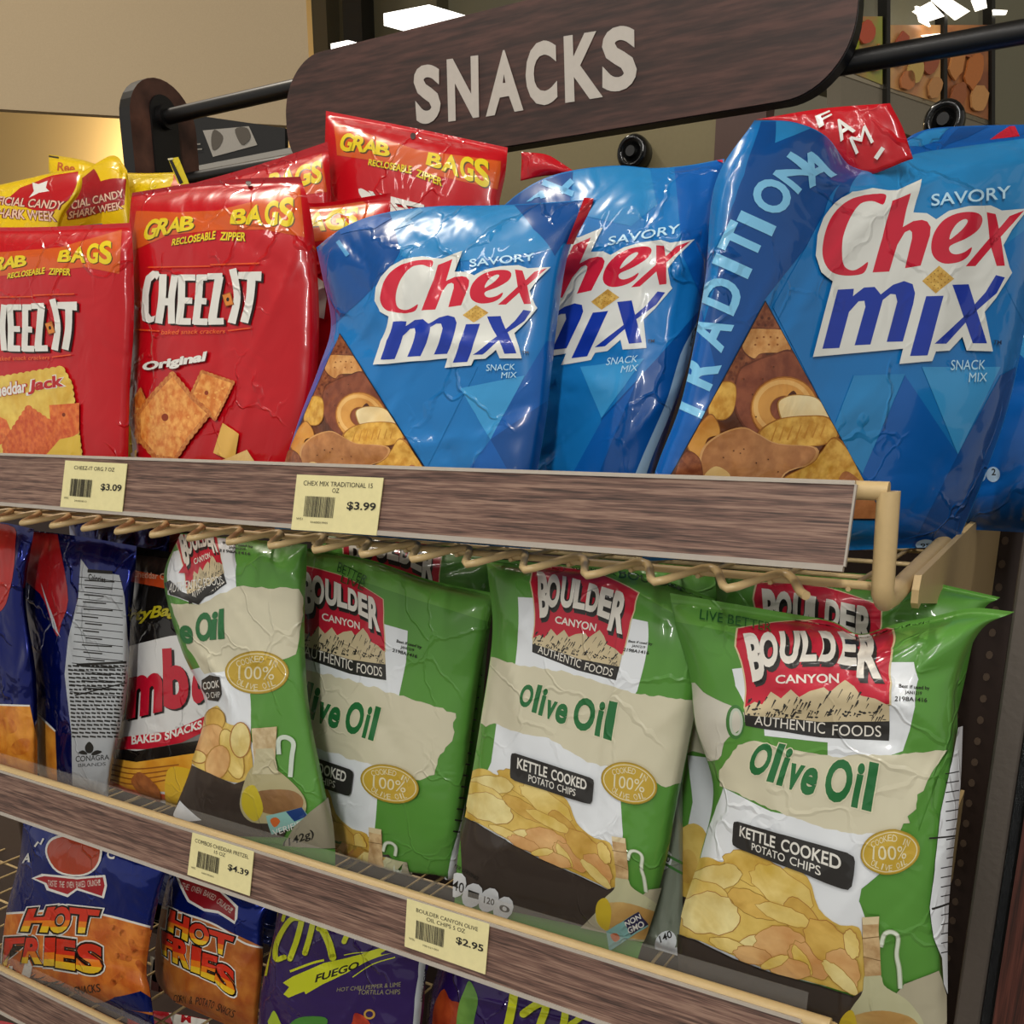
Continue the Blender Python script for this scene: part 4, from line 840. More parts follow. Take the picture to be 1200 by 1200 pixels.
X4 = Bag('snack_mix_bag', 'largest blue snack mix bag at the right with a folded-over red top', 'blue snack mix bags',
    [[(884, 141), (955, 149), (1004, 198), (1068, 181), (1140, 170), (1240, 157)], [(838, 215), (925, 222), (995, 236), (1110, 225), (1228, 222)], [(826, 330), (905, 335), (985, 340), (1090, 340), (1210, 335)], [(800, 465), (880, 465), (965, 465), (1070, 464), (1184, 468)], [(766, 560), (850, 565), (940, 566), (1040, 568), (1153, 560)], [(x, onz(x, yy, ZA)) for x, yy in ((752, .585), (840, .63), (930, .68), (1020, .725), (1120, .772))]],
    Y=.68, ly=.03, lx=.2, bulge=.034, back=.03, base=B_MID, vts=1.0, vbs=.02, wr=22, wamp=.0026, seed=2, folds=((.42, .86, -.2, .3, .02, .004),), nu=44, nv=52)
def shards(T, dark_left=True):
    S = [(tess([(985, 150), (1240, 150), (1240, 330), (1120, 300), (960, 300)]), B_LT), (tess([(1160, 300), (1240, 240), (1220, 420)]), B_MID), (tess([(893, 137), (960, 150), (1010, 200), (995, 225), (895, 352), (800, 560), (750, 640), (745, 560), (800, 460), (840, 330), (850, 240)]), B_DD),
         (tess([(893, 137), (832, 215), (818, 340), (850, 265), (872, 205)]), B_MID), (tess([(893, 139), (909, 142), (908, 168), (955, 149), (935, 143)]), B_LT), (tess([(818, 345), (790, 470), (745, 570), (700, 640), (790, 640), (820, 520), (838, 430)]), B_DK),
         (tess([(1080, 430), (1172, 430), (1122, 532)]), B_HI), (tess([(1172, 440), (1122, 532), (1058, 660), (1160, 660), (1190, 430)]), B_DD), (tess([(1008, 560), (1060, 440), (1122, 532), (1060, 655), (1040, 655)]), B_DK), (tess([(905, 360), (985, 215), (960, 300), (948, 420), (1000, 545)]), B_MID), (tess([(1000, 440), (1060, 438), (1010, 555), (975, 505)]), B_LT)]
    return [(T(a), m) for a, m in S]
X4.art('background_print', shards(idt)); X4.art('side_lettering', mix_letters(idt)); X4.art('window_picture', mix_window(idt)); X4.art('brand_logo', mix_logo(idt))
X4.art('nutrition_print', [(cat(tess(ell(1083, 637, 12, 8)), tess(ell(1108, 637, 10, 8))), film('#a9c4dc', .3)), (text('95', (1077, 640), (1088, 640), (1088, 634), (1077, 634)), INK)])
def flap(bag, name, rows, Y, m, arts=(), bul=.004, seed=3):
    """a folded piece of film, a thin quilted patch"""
    R_ = np.array([crom(np.array(r, float), np.linspace(0, 1, 13)) for r in rows[::-1]]); U, V = np.meshgrid(np.linspace(0, 1, 17), np.linspace(0, 1, 13))
    P = np.zeros((13, 17, 2)); cols = crom(R_, np.linspace(0, 1, 13))
    for j in range(13): P[j] = crom(cols[j], np.linspace(0, 1, 17))
    r = rays(P.reshape(-1, 2)).reshape(13, 17, 3); D = (Y + 0 * V) / r[..., 1] - bul * np.sin(np.pi * U) * np.sin(np.pi * V) - .0006 * np.sin(U * 40 + V * 9)
    G = r * D[..., None] - bag.o; K = r * (D + .0012)[..., None] - bag.o; Vv = np.concatenate([G.reshape(-1, 3), K.reshape(-1, 3)]); Fc = []
    for j in range(12):
        for i in range(16):
            a = j * 17 + i; Fc += [(a, a + 1, a + 18, a + 17), (a + 221, a + 17 + 221, a + 18 + 221, a + 1 + 221)]
    rim_ = [i for i in range(16)] + [16 + 17 * j for j in range(12)] + [12 * 17 + 16 - i for i in range(16)] + [17 * (12 - j) for j in range(12)]
    for i in range(len(rim_)): a, b = rim_[i], rim_[(i + 1) % len(rim_)]; Fc.append((a, a + 221, b + 221, b))
    o = link(name, mesh_np(name, Vv, Fc, [m]), bag.ob)
    Ud, Vd = np.linspace(0, 1, 90), np.linspace(0, 1, 70); cd_ = crom(R_, Vd); gp = np.array([crom(cd_[j], Ud) for j in range(70)]).reshape(-1, 2); UU, VV = [q.ravel() for q in np.meshgrid(Ud, Vd)]
    for nm, T_, m_ in arts:
        T_ = np.asarray(T_, float).reshape(-1, 2); k = ((gp[None] - T_[:, None]) ** 2).sum(2).argmin(1); r = rays(T_); D = Y / r[:, 1] - bul * np.sin(np.pi * UU[k]) * np.sin(np.pi * VV[k]) - .0022
        link(nm, mesh_np(nm, r * D[:, None] - bag.o, np.arange(len(T_)).reshape(-1, 3), [m_], None, None, False), o)
    return o
fp = flap(X4, 'folded_red_top', [[(886, 140), (965, 127), (1043, 121)], [(920, 142), (985, 165), (1058, 150)], [(955, 149), (1004, 204), (1070, 186)]], .69, film('#b5121f', .22, crinkle=1.3), [('size_lettering', cat(text('F', (960, 150), (978, 139), (972, 129), (955, 136), .02), text('A', (985, 166), (1003, 153), (990, 136), (975, 143), .02), text('M', (1003, 181), (1024, 166), (1014, 146), (995, 162), .0), stroke([(1026, 186), (1035, 173)], 5)), WHT)])
fp['label'] = 'red folded top edge reading FAMI'

X1 = Bag('snack_mix_bag', 'leftmost blue snack mix bag, beside the red cracker pouch', 'blue snack mix bags',
    [[(371, 290), (400, 268), (440, 252), (505, 242), (600, 240), (700, 233)], [(377, 320), (450, 312), (560, 300), (668, 290)], [(388, 380), (470, 380), (560, 380), (653, 378)], [(374, 430), (460, 430), (560, 430), (647, 430)], [(351, 490), (440, 492), (540, 494), (640, 490)], [(333, 550), (430, 555), (530, 558), (630, 556)], fl((322, 425, 525, 622), .60, ZA)],
    Y=.585, ly=.03, bulge=.032, back=.022, base=B_MID, vts=1.0, vbs=.02, wr=26, wamp=.003, seed=31, folds=((.5, .25, .2, .4, .02, .003), (.25, .75, 1.0, .3, .02, .004)), nu=44, nv=52)
h1 = affine([(950, 418), (1160, 411), (1200, 246), (953, 296), (1079, 213.6), (1052, 427), (1131, 436), (1131, 428)], [(440, 430), (615, 425), (645, 305), (442, 347), (541, 306), (524, 423), (585, 440), (585, 432)])
hw1 = affine([(896, 355), (1008, 562), (790, 560)], [(399, 393), (499, 553), (333, 552)])
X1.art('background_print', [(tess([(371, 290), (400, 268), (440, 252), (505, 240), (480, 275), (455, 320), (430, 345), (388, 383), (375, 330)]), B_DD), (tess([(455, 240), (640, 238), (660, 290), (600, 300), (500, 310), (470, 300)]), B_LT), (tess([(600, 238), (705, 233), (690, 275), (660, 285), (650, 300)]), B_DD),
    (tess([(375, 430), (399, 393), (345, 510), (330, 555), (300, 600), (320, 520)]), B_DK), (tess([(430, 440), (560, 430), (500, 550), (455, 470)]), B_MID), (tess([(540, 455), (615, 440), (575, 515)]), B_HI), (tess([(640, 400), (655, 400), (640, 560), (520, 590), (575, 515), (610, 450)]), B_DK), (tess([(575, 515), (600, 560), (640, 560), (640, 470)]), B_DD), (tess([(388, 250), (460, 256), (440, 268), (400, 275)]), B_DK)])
X1.art('side_lettering', [(cat(tess([(456, 262), (478, 255), (486, 262), (462, 270)]), stroke([(470, 262), (494, 246)], 6), stroke([(396, 283), (408, 300)], 5)), film('#4c8fc0', .3))])
X1.art('window_picture', mix_window(hw1)); X1.art('brand_logo', mix_logo(h1))
X1.art('red_corner', [(tess([(690, 225), (706, 228), (706, 280), (661, 286)]), film('#a81420', .22))])
X2 = Bag('snack_mix_bag', 'middle blue snack mix bag between the left and right ones', 'blue snack mix bags',
    [[(588, 243), (620, 218), (660, 202), (720, 194), (780, 197), (849, 186)], [(595, 300), (700, 290), (838, 262)], [(600, 400), (700, 385), (822, 350)], [(608, 480), (700, 470), (800, 450)], [(616, 556), (700, 560), (766, 558)], fl((620, 700, 752), .66, ZA)],
    Y=.65, ly=.035, bulge=.032, back=.022, base=B_MID, vts=1.0, vbs=.02, wr=24, wamp=.003, seed=14, folds=((.75, .72, -.3, .3, .02, .003),), nu=44, nv=52)
h2 = homog([(1160, 411), (1200, 246), (1052, 427), (1079, 214), (1122, 226)], [(756, 409), (816, 281), (662, 427), (701, 270), (741, 272)]); h2 = affine([(1160, 411), (1200, 246), (1052, 427), (1079, 214), (1131, 436)], [(756, 409), (816, 281), (664, 428), (703, 268), (723, 427)])
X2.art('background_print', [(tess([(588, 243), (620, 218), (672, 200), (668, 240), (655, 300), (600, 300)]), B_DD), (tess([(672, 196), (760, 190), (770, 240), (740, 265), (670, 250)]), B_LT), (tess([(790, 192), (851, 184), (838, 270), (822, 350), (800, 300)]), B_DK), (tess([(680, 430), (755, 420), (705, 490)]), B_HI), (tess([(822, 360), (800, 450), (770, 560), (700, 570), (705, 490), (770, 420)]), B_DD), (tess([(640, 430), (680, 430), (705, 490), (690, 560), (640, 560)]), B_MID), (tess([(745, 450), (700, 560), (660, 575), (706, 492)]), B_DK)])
X2.art('side_lettering', [(cat(text('A', (617, 237), (640, 232), (645, 222), (625, 226), .05), stroke([(636, 214), (672, 228)], 7), stroke([(657, 226), (671, 212)], 7)), film('#5ea7d6', .3))])
bpy.data.objects['side_lettering.001']['kind'] = 'stuff'
X2.art('brand_logo', mix_logo(h2))
X2.art('side_print', [(stroke([(822, 370), (803, 415), (785, 470), (760, 530), (748, 562)], [5, 12, 9, 10, 12], 20), film('#8fa9bd', .3)), (text('NET WT', (806, 405), (812, 408), (818, 385), (812, 383)), INK), (tess([(836, 187), (851, 184), (849, 192), (842, 190)]), CRED)])
flap(X2, 'folded_red_top', [[(611, 178), (640, 181), (660, 192)], [(611, 192), (640, 195), (672, 200)], [(610, 212), (640, 206), (682, 203)]], .69, film('#b5121f', .22, crinkle=1.3))
X5 = Bag('snack_mix_bag', 'blue snack mix bag mostly hidden behind the largest one, at the right edge', 'blue snack mix bags',
    [[(1035, 185), (1060, 165), (1095, 150), (1200, 146), (1300, 143)], [(1045, 260), (1180, 260), (1305, 260)], [(1060, 420), (1180, 420), (1300, 420)], [(1080, 540), (1150, 550), (1215, 545), (1270, 520)], fl((1090, 1150, 1205, 1250), .90, ZA)],
    Y=.87, ly=.03, bulge=.04, back=.03, base=B_DK, vts=1.0, vbs=.02, wr=18, wamp=.003, seed=17)
X5.art('background_print', [(tess([(1052, 172), (1095, 150), (1118, 146), (1100, 165), (1080, 172)]), B_LT), (tess([(1128, 146), (1165, 146), (1100, 178), (1110, 165)]), B_DD), (tess([(1188, 145), (1195, 160), (1160, 164)]), CRED), (tess([(1160, 270), (1210, 300), (1200, 420), (1180, 400)]), B_HI)])
X5.art('brand_logo', [(tess([(1180, 330), (1215, 318), (1215, 365), (1190, 368)]), CWH), (stroke([(1196, 335), (1215, 325)], 8), CBLU), (text('SNACK', (1184, 388), (1215, 386), (1215, 378), (1184, 380)), film('#b3d9ec', .3)), (text('MIX', (1186, 399), (1204, 398), (1204, 390), (1186, 391)), film('#b3d9ec', .3))])
X5.art('nutrition_print', [(cat(tess(ell(1151, 554, 5, 10)), tess(ell(1164, 556, 8, 9))), film('#a9c4dc', .3)), (text('2', (1162, 557), (1167, 557), (1167, 549), (1162, 549)), INK)])

# --- green kettle chip bags
GRN, GRL, GRD, CRM, GW = film('#558e3a', .36, crinkle=.7), film('#66a044', .36, crinkle=.7), film('#42773a', .36, crinkle=.7), film('#cdc8ae', .36, crinkle=.7), film('#dde2e6', .34, crinkle=.7)
BRED, BDK, OLV = film('#b92237', .32, crinkle=.7), film('#2c2b2a', .34, crinkle=.7), film('#256b3a', .34, crinkle=.7)
GOLD = film('#bc9d38', .36, crinkle=.7); BWL = film('#38302b', .36, crinkle=.7)
K7, K8 = crop(850, 700, 5), crop(790, 860, 3.528)
SQ = [K7(p) for p in ((75, 190), (975, 190), (960, 838), (150, 800))]
def kettle_logo(q, top=True):
    T0 = homog([(75, 190), (975, 190), (960, 838), (110, 770)], q); P = lambda a: T0(np.asarray(a, float))
    sh = [(75, 185), (300, 150), (540, 130), (760, 150), (975, 185), (972, 300), (962, 380), (966, 500), (962, 620), (110, 660), (120, 560), (115, 480), (98, 390), (62, 290)]
    mo = [(105, 665), (170, 625), (215, 640), (270, 560), (330, 600), (390, 545), (440, 590), (500, 555), (585, 530), (620, 560), (710, 485), (760, 520), (800, 575), (880, 590), (962, 630), (962, 720), (560, 735), (330, 715), (110, 705)]
    r = random.Random(5); st = []
    for _ in range(75):
        x = r.uniform(130, 930); y = r.uniform(585, 700) if x < 600 or x > 820 else r.uniform(530, 700); l = r.uniform(18, 52); st.append(stroke([(x, y), (x - l * .55, y + l)], [r.uniform(5, 13), 2]))
    sp = [tess(ell(r.uniform(120, 950), r.uniform(665, 712), r.uniform(5, 16), r.uniform(3, 8), 0, 7)) for _ in range(45)]
    g = [('B', (160, 505), (240, 480), (205, 205), (105, 215)), ('O', (208, 425), (318, 405), (312, 205), (200, 205)), ('U', (326, 398), (436, 390), (440, 200), (322, 203)), ('L', (440, 382), (545, 378), (540, 200), (440, 202)),
         ('D', (550, 378), (658, 385), (655, 203), (552, 202)), ('E', (662, 388), (776, 402), (770, 208), (662, 205)), ('R', (775, 472), (920, 478), (905, 200), (785, 205))]
    A = cat(*[text(c_, *q_, bold=.045) for c_, *q_ in g]); AS = cat(*[text(c_, *q_, bold=.075) for c_, *q_ in g])
    c_ = np.mean(sh, 0); edge = [tuple(c_ + (np.array(p) - c_) * 1.025) for p in sh]
    return [(P(tess(edge)), film('#cdbb93', .35, crinkle=.7)), (P(tess(sh)), BRED), (P(tess([(105, 665), (962, 625), (960, 838), (560, 830), (110, 770)])), BDK), (P(tess(mo)), film('#c3b491', .36, crinkle=.7)), (P(cat(*st, *sp)), BDK),
            (P(cat(AS, AS + np.array([10, 16]), AS + np.array([18, 30]))), BDK), (P(A), film('#dedad0', .34, crinkle=.7)),
            (P(text('CANYON', (300, 512), (675, 505), (675, 447), (300, 462), .02)), film('#dedad0', .34, crinkle=.7)),
            (P(cat(text('AUTHENTIC', (165, 762), (590, 808), (592, 738), (170, 705), .0), text('FOODS', (632, 815), (915, 815), (915, 748), (636, 748), .0))), film('#dedad0', .34, crinkle=.7))]
def best_if(q):
    T0 = homog([(0, 0), (100, 0), (100, 40), (0, 40)], q)
    return [(T0(cat(text('Best if used by', (8, 12), (92, 12), (92, 1), (8, 1)), text('JAN1219', (25, 25), (70, 25), (70, 15), (25, 15)), text('2198A1416', (0, 39), (85, 39), (85, 29), (0, 29)))), INK)]
def olive_word(q):
    T0 = homog([(0, 0), (100, 0), (100, 40), (0, 40)], q); g = [('O', 0, 17, 0, 34), ('l', 19, 25, -3, 37), ('i', 27, 32.5, 0, 38), ('v', 33.5, 45, 14, 39), ('e', 45, 57, 14, 40), ('O', 63, 82, 0, 40), ('i', 84, 89, 0, 40), ('l', 91.5, 98, -3, 40)]
    A = cat(*[text(c_, (x0, y1), (x1, y1), (x1 + 2, y0), (x0 + 2, y0), .04) for c_, x0, x1, y0, y1 in g]); B = cat(*[text(c_, (x0 - .8, y1 + 1), (x1 + .8, y1 + 1), (x1 + 2.8, y0 - 1), (x0 + 1.2, y0 - 1), .06) for c_, x0, x1, y0, y1 in g])
    return [(T0(B), film('#d6d2b4', .36, crinkle=.7)), (T0(A), OLV)]
def kettle_pill(q):
    T0 = homog([(0, 0), (100, 0), (100, 38), (0, 38)], q); a = [(5, 0), (95, 0), (99, 2), (100, 6), (100, 32), (98, 37), (94, 38), (6, 38), (1, 36), (0, 31), (0, 6), (1, 2)]
    return [(T0(tess(a)), BDK), (T0(cat(text('KETTLE', (8, 20), (44, 20), (44, 5), (8, 5), .02), text('COOKED', (49, 20), (92, 20), (92, 5), (49, 5), .02), text('POTATO', (22, 33), (53, 33), (53, 23), (22, 23), .005), text('CHIPS', (57, 33), (80, 33), (80, 23), (57, 23), .005))), film('#dcdad2', .35, crinkle=.7))]
def kettle_badge(q):
    T0 = homog([(0, 0), (100, 0), (100, 70), (0, 70)], q); W_ = film('#d9d2b0', .35, crinkle=.7)
    return [(T0(tess(ell(50, 35, 50, 35, 0, 36))), GOLD), (T0(ring(50, 35, 50, 35, 2)), film('#a08428', .4)), (T0(ring(50, 35, 46, 31, 1.4)), W_),
            (T0(cat(arc_text('COOKED IN', [(18, 22), (50, 13), (82, 22)], 10, bold=.0), text('100%', (22, 46), (78, 46), (78, 25), (22, 25), .0), arc_text('OLIVE OIL', [(20, 50), (50, 59), (80, 50)], 10, bold=.0))), W_)]
CH = [food('#bf9a3c', '#dcc068', 36), food('#c9a948', '#e2cc80', 36), food('#b58c38', '#d6b25c', 36), food('#c08a50', '#d8ae74', 36), food('#cdb568', '#e6d898', 36)]
CHE = [film('#a07c34', .4), film('#ad8238', .4), film('#a4703a', .4)]
def kettle_pic(T, bowl=True, seed=9, bottle=True):
    P = lambda a: T(K8(a)); L = []; r = random.Random(seed)
    mass = [(35, 640), (45, 575), (100, 520), (150, 510), (200, 530), (240, 500), (310, 492), (400, 550), (440, 560), (490, 545), (560, 600), (600, 720), (680, 785), (745, 790), (775, 820), (792, 960), (770, 1070), (600, 1030), (400, 975), (250, 915), (90, 845), (22, 830)]
    L.append((P(blob(mass, 60)), CH[0])); cm = [(25, 480), (800, 480), (800, 1075), (20, 1075)]
    spec = [(330, 560, 130, 60, .4, 0), (450, 640, 150, 70, .6, 1), (540, 780, 120, 60, .9, 2), (170, 600, 120, 55, -.3, 4), (120, 700, 110, 95, .2, 1), (150, 740, 125, 85, .1, 4), (330, 700, 110, 45, .5, 2), (460, 745, 120, 34, .35, 1), (330, 850, 70, 22, -.3, 4), (230, 870, 80, 26, .3, 1), (440, 860, 100, 70, .1, 3), (330, 910, 80, 35, .15, 3), (560, 930, 100, 55, .7, 3), (530, 930, 70, 24, 1.05, 1), (640, 860, 120, 70, .8, 2), (700, 960, 90, 60, .9, 3), (690, 1000, 100, 28, .75, 4), (735, 860, 60, 30, 1.3, 1), (480, 960, 90, 40, .2, 3), (420, 935, 60, 20, -.4, 1)]
    for i, (x, y, a, b_, ro, m_) in enumerate(spec):
        L.append((P(tess(ell(x, y, a + 3, b_ + 3, ro, 26, .09, i))), CHE[i % 3])); L.append((P(tess(ell(x, y, a, b_, ro, 26, .09, i))), CH[m_]))
    if bowl:
        L.append((P(tess([(10, 1330), (10, 826), (40, 828), (95, 848), (250, 922), (400, 978), (600, 1030), (740, 1078), (800, 1040), (790, 1120), (700, 1180), (660, 1330)])), BWL)); L.append((P(stroke([(15, 828), (95, 848), (250, 922), (400, 978), (600, 1030), (745, 1078)], 7)), film('#231e1b', .3)))
    if bottle:
        GLS = film('#b9b893', .3, crinkle=.7); OIL = food('#b0884a', '#c8a868', 30); GH = film('#ccd4c4', .3, crinkle=.7)
        L += [(P(tess([(950, 1022), (1080, 970), (1140, 1180), (1140, 1340), (600, 1340), (700, 1200), (850, 1150)])), film('#aba58d', .34, crinkle=.8)),
              (P(blob([(792, 985), (852, 985), (870, 1030), (950, 1080), (1020, 1160), (1040, 1250), (1000, 1330), (800, 1350), (690, 1300), (680, 1220), (730, 1130), (780, 1060)], 44)), GLS),
              (P(blob([(730, 1160), (850, 1130), (980, 1160), (1025, 1230), (1000, 1310), (820, 1340), (700, 1290), (690, 1220)], 30)), OIL), (P(blob([(700, 1150), (740, 1130), (760, 1200), (740, 1320), (690, 1290), (680, 1210)], 20)), film('#c9b02c', .34)),
              (P(stroke([(855, 870), (870, 820), (900, 808), (925, 830), (920, 900), (930, 960), (935, 1040)], 20, 40)), film('#8fa27c', .3)), (P(stroke([(855, 870), (870, 820), (900, 808), (925, 830), (920, 900), (930, 960), (935, 1040)], 13, 40)), GH),
              (P(tess([(779, 748), (848, 743), (856, 985), (792, 990)])), food('#a9875a', '#cdb184', 120)), (P(tess([(779, 748), (848, 743), (846, 775), (781, 778)])), film('#d3c39c', .35)), (P(stroke([(780, 835), (852, 828)], 4)), plain('#7a6038', .5)), (P(stroke([(786, 910), (854, 925)], 3)), plain('#7a6038', .5))]
    return L
def kettle_bag(rows, Y, label, seed, **k):
    a = dict(Y=Y, ly=.015, bulge=.03, back=.024, base=GRN, seal=GRL, vts=.955, vbs=.03, wr=20, wamp=.0028, seed=seed, nu=42, nv=50, ztop=-.107); a.update(k)
    return Bag('chip_bag', label, 'green olive oil chip bags', rows, **a)
# right, in front
L4 = kettle_bag([[(785, 695), (850, 706), (920, 718), (975, 728), (1008, 743), (1050, 731), (1095, 722), (1140, 711), (1189, 687)], [(792, 735), (850, 742), (920, 750), (975, 757), (1008, 766), (1050, 757), (1085, 750), (1120, 742), (1150, 738)], [(808, 790), (900, 800), (980, 805), (1060, 802), (1124, 795)], [(815, 850), (890, 860), (980, 862), (1060, 860), (1122, 855)], [(836, 925), (900, 930), (980, 932), (1060, 930), (1119, 925)], [(820, 1005), (900, 1015), (980, 1020), (1060, 1015), (1110, 1010)], [(797, 1085), (880, 1100), (960, 1115), (1040, 1110), (1105, 1100)], fl((800, 880, 960, 1035, 1108), .60, ZB)],
    .59, 'green olive oil chip bag in front at the right, largest of them', 41, folds=((.2, .62, .3, .25, .03, .004), (.55, .68, -.2, .3, .02, .003), (.72, .35, .8, .3, .03, .003)))
P8 = lambda *a: [tuple(K8(p)) for p in a]
L4.art('background_print', [(K7(tess([(-350, 40), (300, 60), (1200, 60), (1180, 250), (960, 200), (500, 240), (60, 210), (-300, 140)])), GRL),
    (K7(tess([(40, 420), (300, 390), (960, 380), (1105, 380), (1130, 480), (1110, 640), (1080, 780), (1040, 900), (860, 960), (700, 1000), (600, 1000), (600, 850), (230, 810), (230, 690), (130, 660), (60, 520)])), GW),
    (K8(tess([(205, 222), (95, 520), (60, 900), (780, 1080), (790, 760), (765, 690), (775, 640), (870, 560), (920, 480), (935, 390), (800, 400), (400, 320)])), GW),
    (K8(tess(jag([(188, 150), (190, 215), (240, 235), (300, 265), (450, 330), (620, 390), (760, 415), (935, 400), (948, 370), (975, 368), (965, 340), (1000, 310), (1005, 250), (1030, 235), (1045, 195), (1070, 150), (1129, 65), (900, 88), (740, 86), (690, 98), (470, 62), (330, 28), (265, 45)], 3, 16))), CRM)])
L4.art('torn_patch', [(blob([(811, 800), (826, 812), (845, 822), (872, 835), (870, 852), (850, 868), (842, 890), (812, 885), (806, 840)], 30), film('#c9c6b8', .36)), (ring(862, 846, 11, 20, 4), GRD), (ring(863, 846, 8, 16, 3), film('#b9c4b4', .3))])
L4.art('brand_logo', kettle_logo([(865, 738), (1045, 738), (1042, 868), (874, 850)]) + best_if([(1050, 801), (1092, 804), (1092, 824), (1048, 822)]))
L4.art('green_side', [(K8(tess([(1010, 400), (1129, 60), (1140, 400), (1080, 1010), (950, 1020), (930, 960), (925, 830), (900, 800), (850, 840), (848, 745), (800, 740), (765, 690), (775, 640), (870, 560), (920, 480), (945, 375), (975, 368), (965, 340), (1000, 310)])), GRN)])
L4.art('product_name', olive_word([(886, 868), (1030, 898), (1025, 952), (872, 912)])); L4.art('food_picture', kettle_pic(idt)); L4.art('kettle_label', kettle_pill([(863, 960), (1004, 1000), (1000, 1044), (861, 990)]))
L4.art('oil_badge', kettle_badge([(1010, 972), (1078, 968), (1075, 1020), (1010, 1024)]))
L4.art('nutrition_print', [(tess([(1116, 852), (1122, 850), (1124, 950), (1116, 1010), (1112, 1100), (1114, 1190), (1100, 1150), (1098, 1120), (1090, 1095), (1086, 1060), (1092, 1010), (1098, 950), (1110, 890)]), GW), (cat(*[stroke([(1103 - (i > 9) * 6, 905 + i * 11), (1117, 903 + i * 11)], 1.3) for i in range(20)], stroke([(1088, 1062), (1110, 1056)], 2.5), stroke([(1086, 980), (1115, 978)], 2)), INK)])
L4.art('seal_lettering', [(text('LIVE BETTER', (822, 728), (905, 744), (905, 735), (822, 718), .0), film('#1f5a24', .4))])

L3 = kettle_bag([[(568, 640), (650, 650), (745, 666), (838, 702)], [(572, 675), (660, 690), (740, 700), (836, 722)], [(577, 745), (660, 752), (745, 760), (830, 762)], [(563, 845), (640, 852), (720, 856), (812, 850)], [(547, 945), (630, 955), (710, 962), (792, 948)], [(537, 1000), (620, 1012), (700, 1022), (778, 1020)], fl((532, 610, 680, 745), .625, ZB)],
    .61, 'green olive oil chip bag in the middle, third from left', 43, ly=.02, folds=((.8, .82, -.5, .25, .03, .004), (.25, .8, .9, .2, .02, .003)))
h3 = affine([K8(p) for p in ((250, 440), (755, 540), (815, 745), (22, 830))], [(601, 897), (698, 930), (736, 985), (540, 955)])
K3 = crop(330, 560, 2.4)
L3.art('background_print', [(K3(tess([(560, 180), (1220, 300), (1240, 400), (1100, 380), (960, 300), (700, 230), (580, 260)])), GRL), (K3(tess([(665, 335), (715, 338), (1030, 405), (1025, 500), (1000, 600), (985, 620), (655, 540), (665, 440)])), GW),
    (K3(tess([(605, 690), (960, 790), (950, 850), (960, 1000), (940, 1200), (500, 1000), (590, 800)])), GW), (K3(tess(jag([(545, 500), (600, 505), (660, 525), (800, 545), (985, 605), (1160, 625), (1200, 640), (1160, 850), (1080, 870), (1000, 830), (860, 800), (750, 730), (680, 720), (600, 690), (575, 700), (545, 680)], 3, 12))), CRM)])
L3.art('brand_logo', kettle_logo([(625, 664), (748, 696), (722, 797), (624, 764)]) + best_if([(735, 749), (768, 753), (766, 768), (730, 763)]))
L3.art('product_name', olive_word([(612, 800), (724, 826), (720, 869), (606, 831)])); L3.art('food_picture', kettle_pic(h3, seed=3)); L3.art('kettle_label', kettle_pill([(602, 880), (697, 911), (695, 942), (600, 912)]))
L3.art('oil_badge', kettle_badge([(708, 886), (772, 898), (768, 946), (706, 934)]))
L3.art('nutrition_print', [(cat(*[tess([tuple(q) for q in (np.array(ell(0, 0, 11, 15, .5, 12)) + (x, y))]) for x, y in ((538, 1036), (556, 1047), (575, 1052), (592, 1062))]), GW), (cat(text('140', (530, 1040), (546, 1045), (548, 1034), (532, 1028), .01), text('PER SERVING', (536, 1016), (562, 1030), (564, 1026), (538, 1012)), *[text(s_, (x - 6, y + 2), (x + 6, y + 5), (x + 7, y - 2), (x - 5, y - 6)) for s_, x, y in (('1', 557, 1046), ('120', 575, 1053), ('0', 593, 1062))]), INK)])
L3.art('certification_mark', [(tess([(712, 1088), (748, 1065), (757, 1082), (716, 1112)]), film('#7fb0ac', .35)), (tess([(732, 1076), (748, 1065), (757, 1080), (740, 1092)]), film('#28264a', .35)), (cat(text('NON', (735, 1083), (751, 1073), (749, 1067), (733, 1077), .02), text('GMO', (738, 1091), (754, 1082), (752, 1075), (736, 1084), .02)), WHT), (blob([(717, 1092), (724, 1090), (728, 1096), (722, 1100)], 12), film('#c8642c', .4))])
L3.art('seal_lettering', [(text('GLUTEN FREE', (665, 662), (722, 680), (722, 672), (667, 654), .0), film('#1f4a20', .4)), (text('BOULDER', (725, 682), (803, 697), (804, 687), (727, 670), .01), film('#1f4a20', .4)), (tess([(782, 655), (803, 660), (802, 672), (780, 668)]), BRED)])

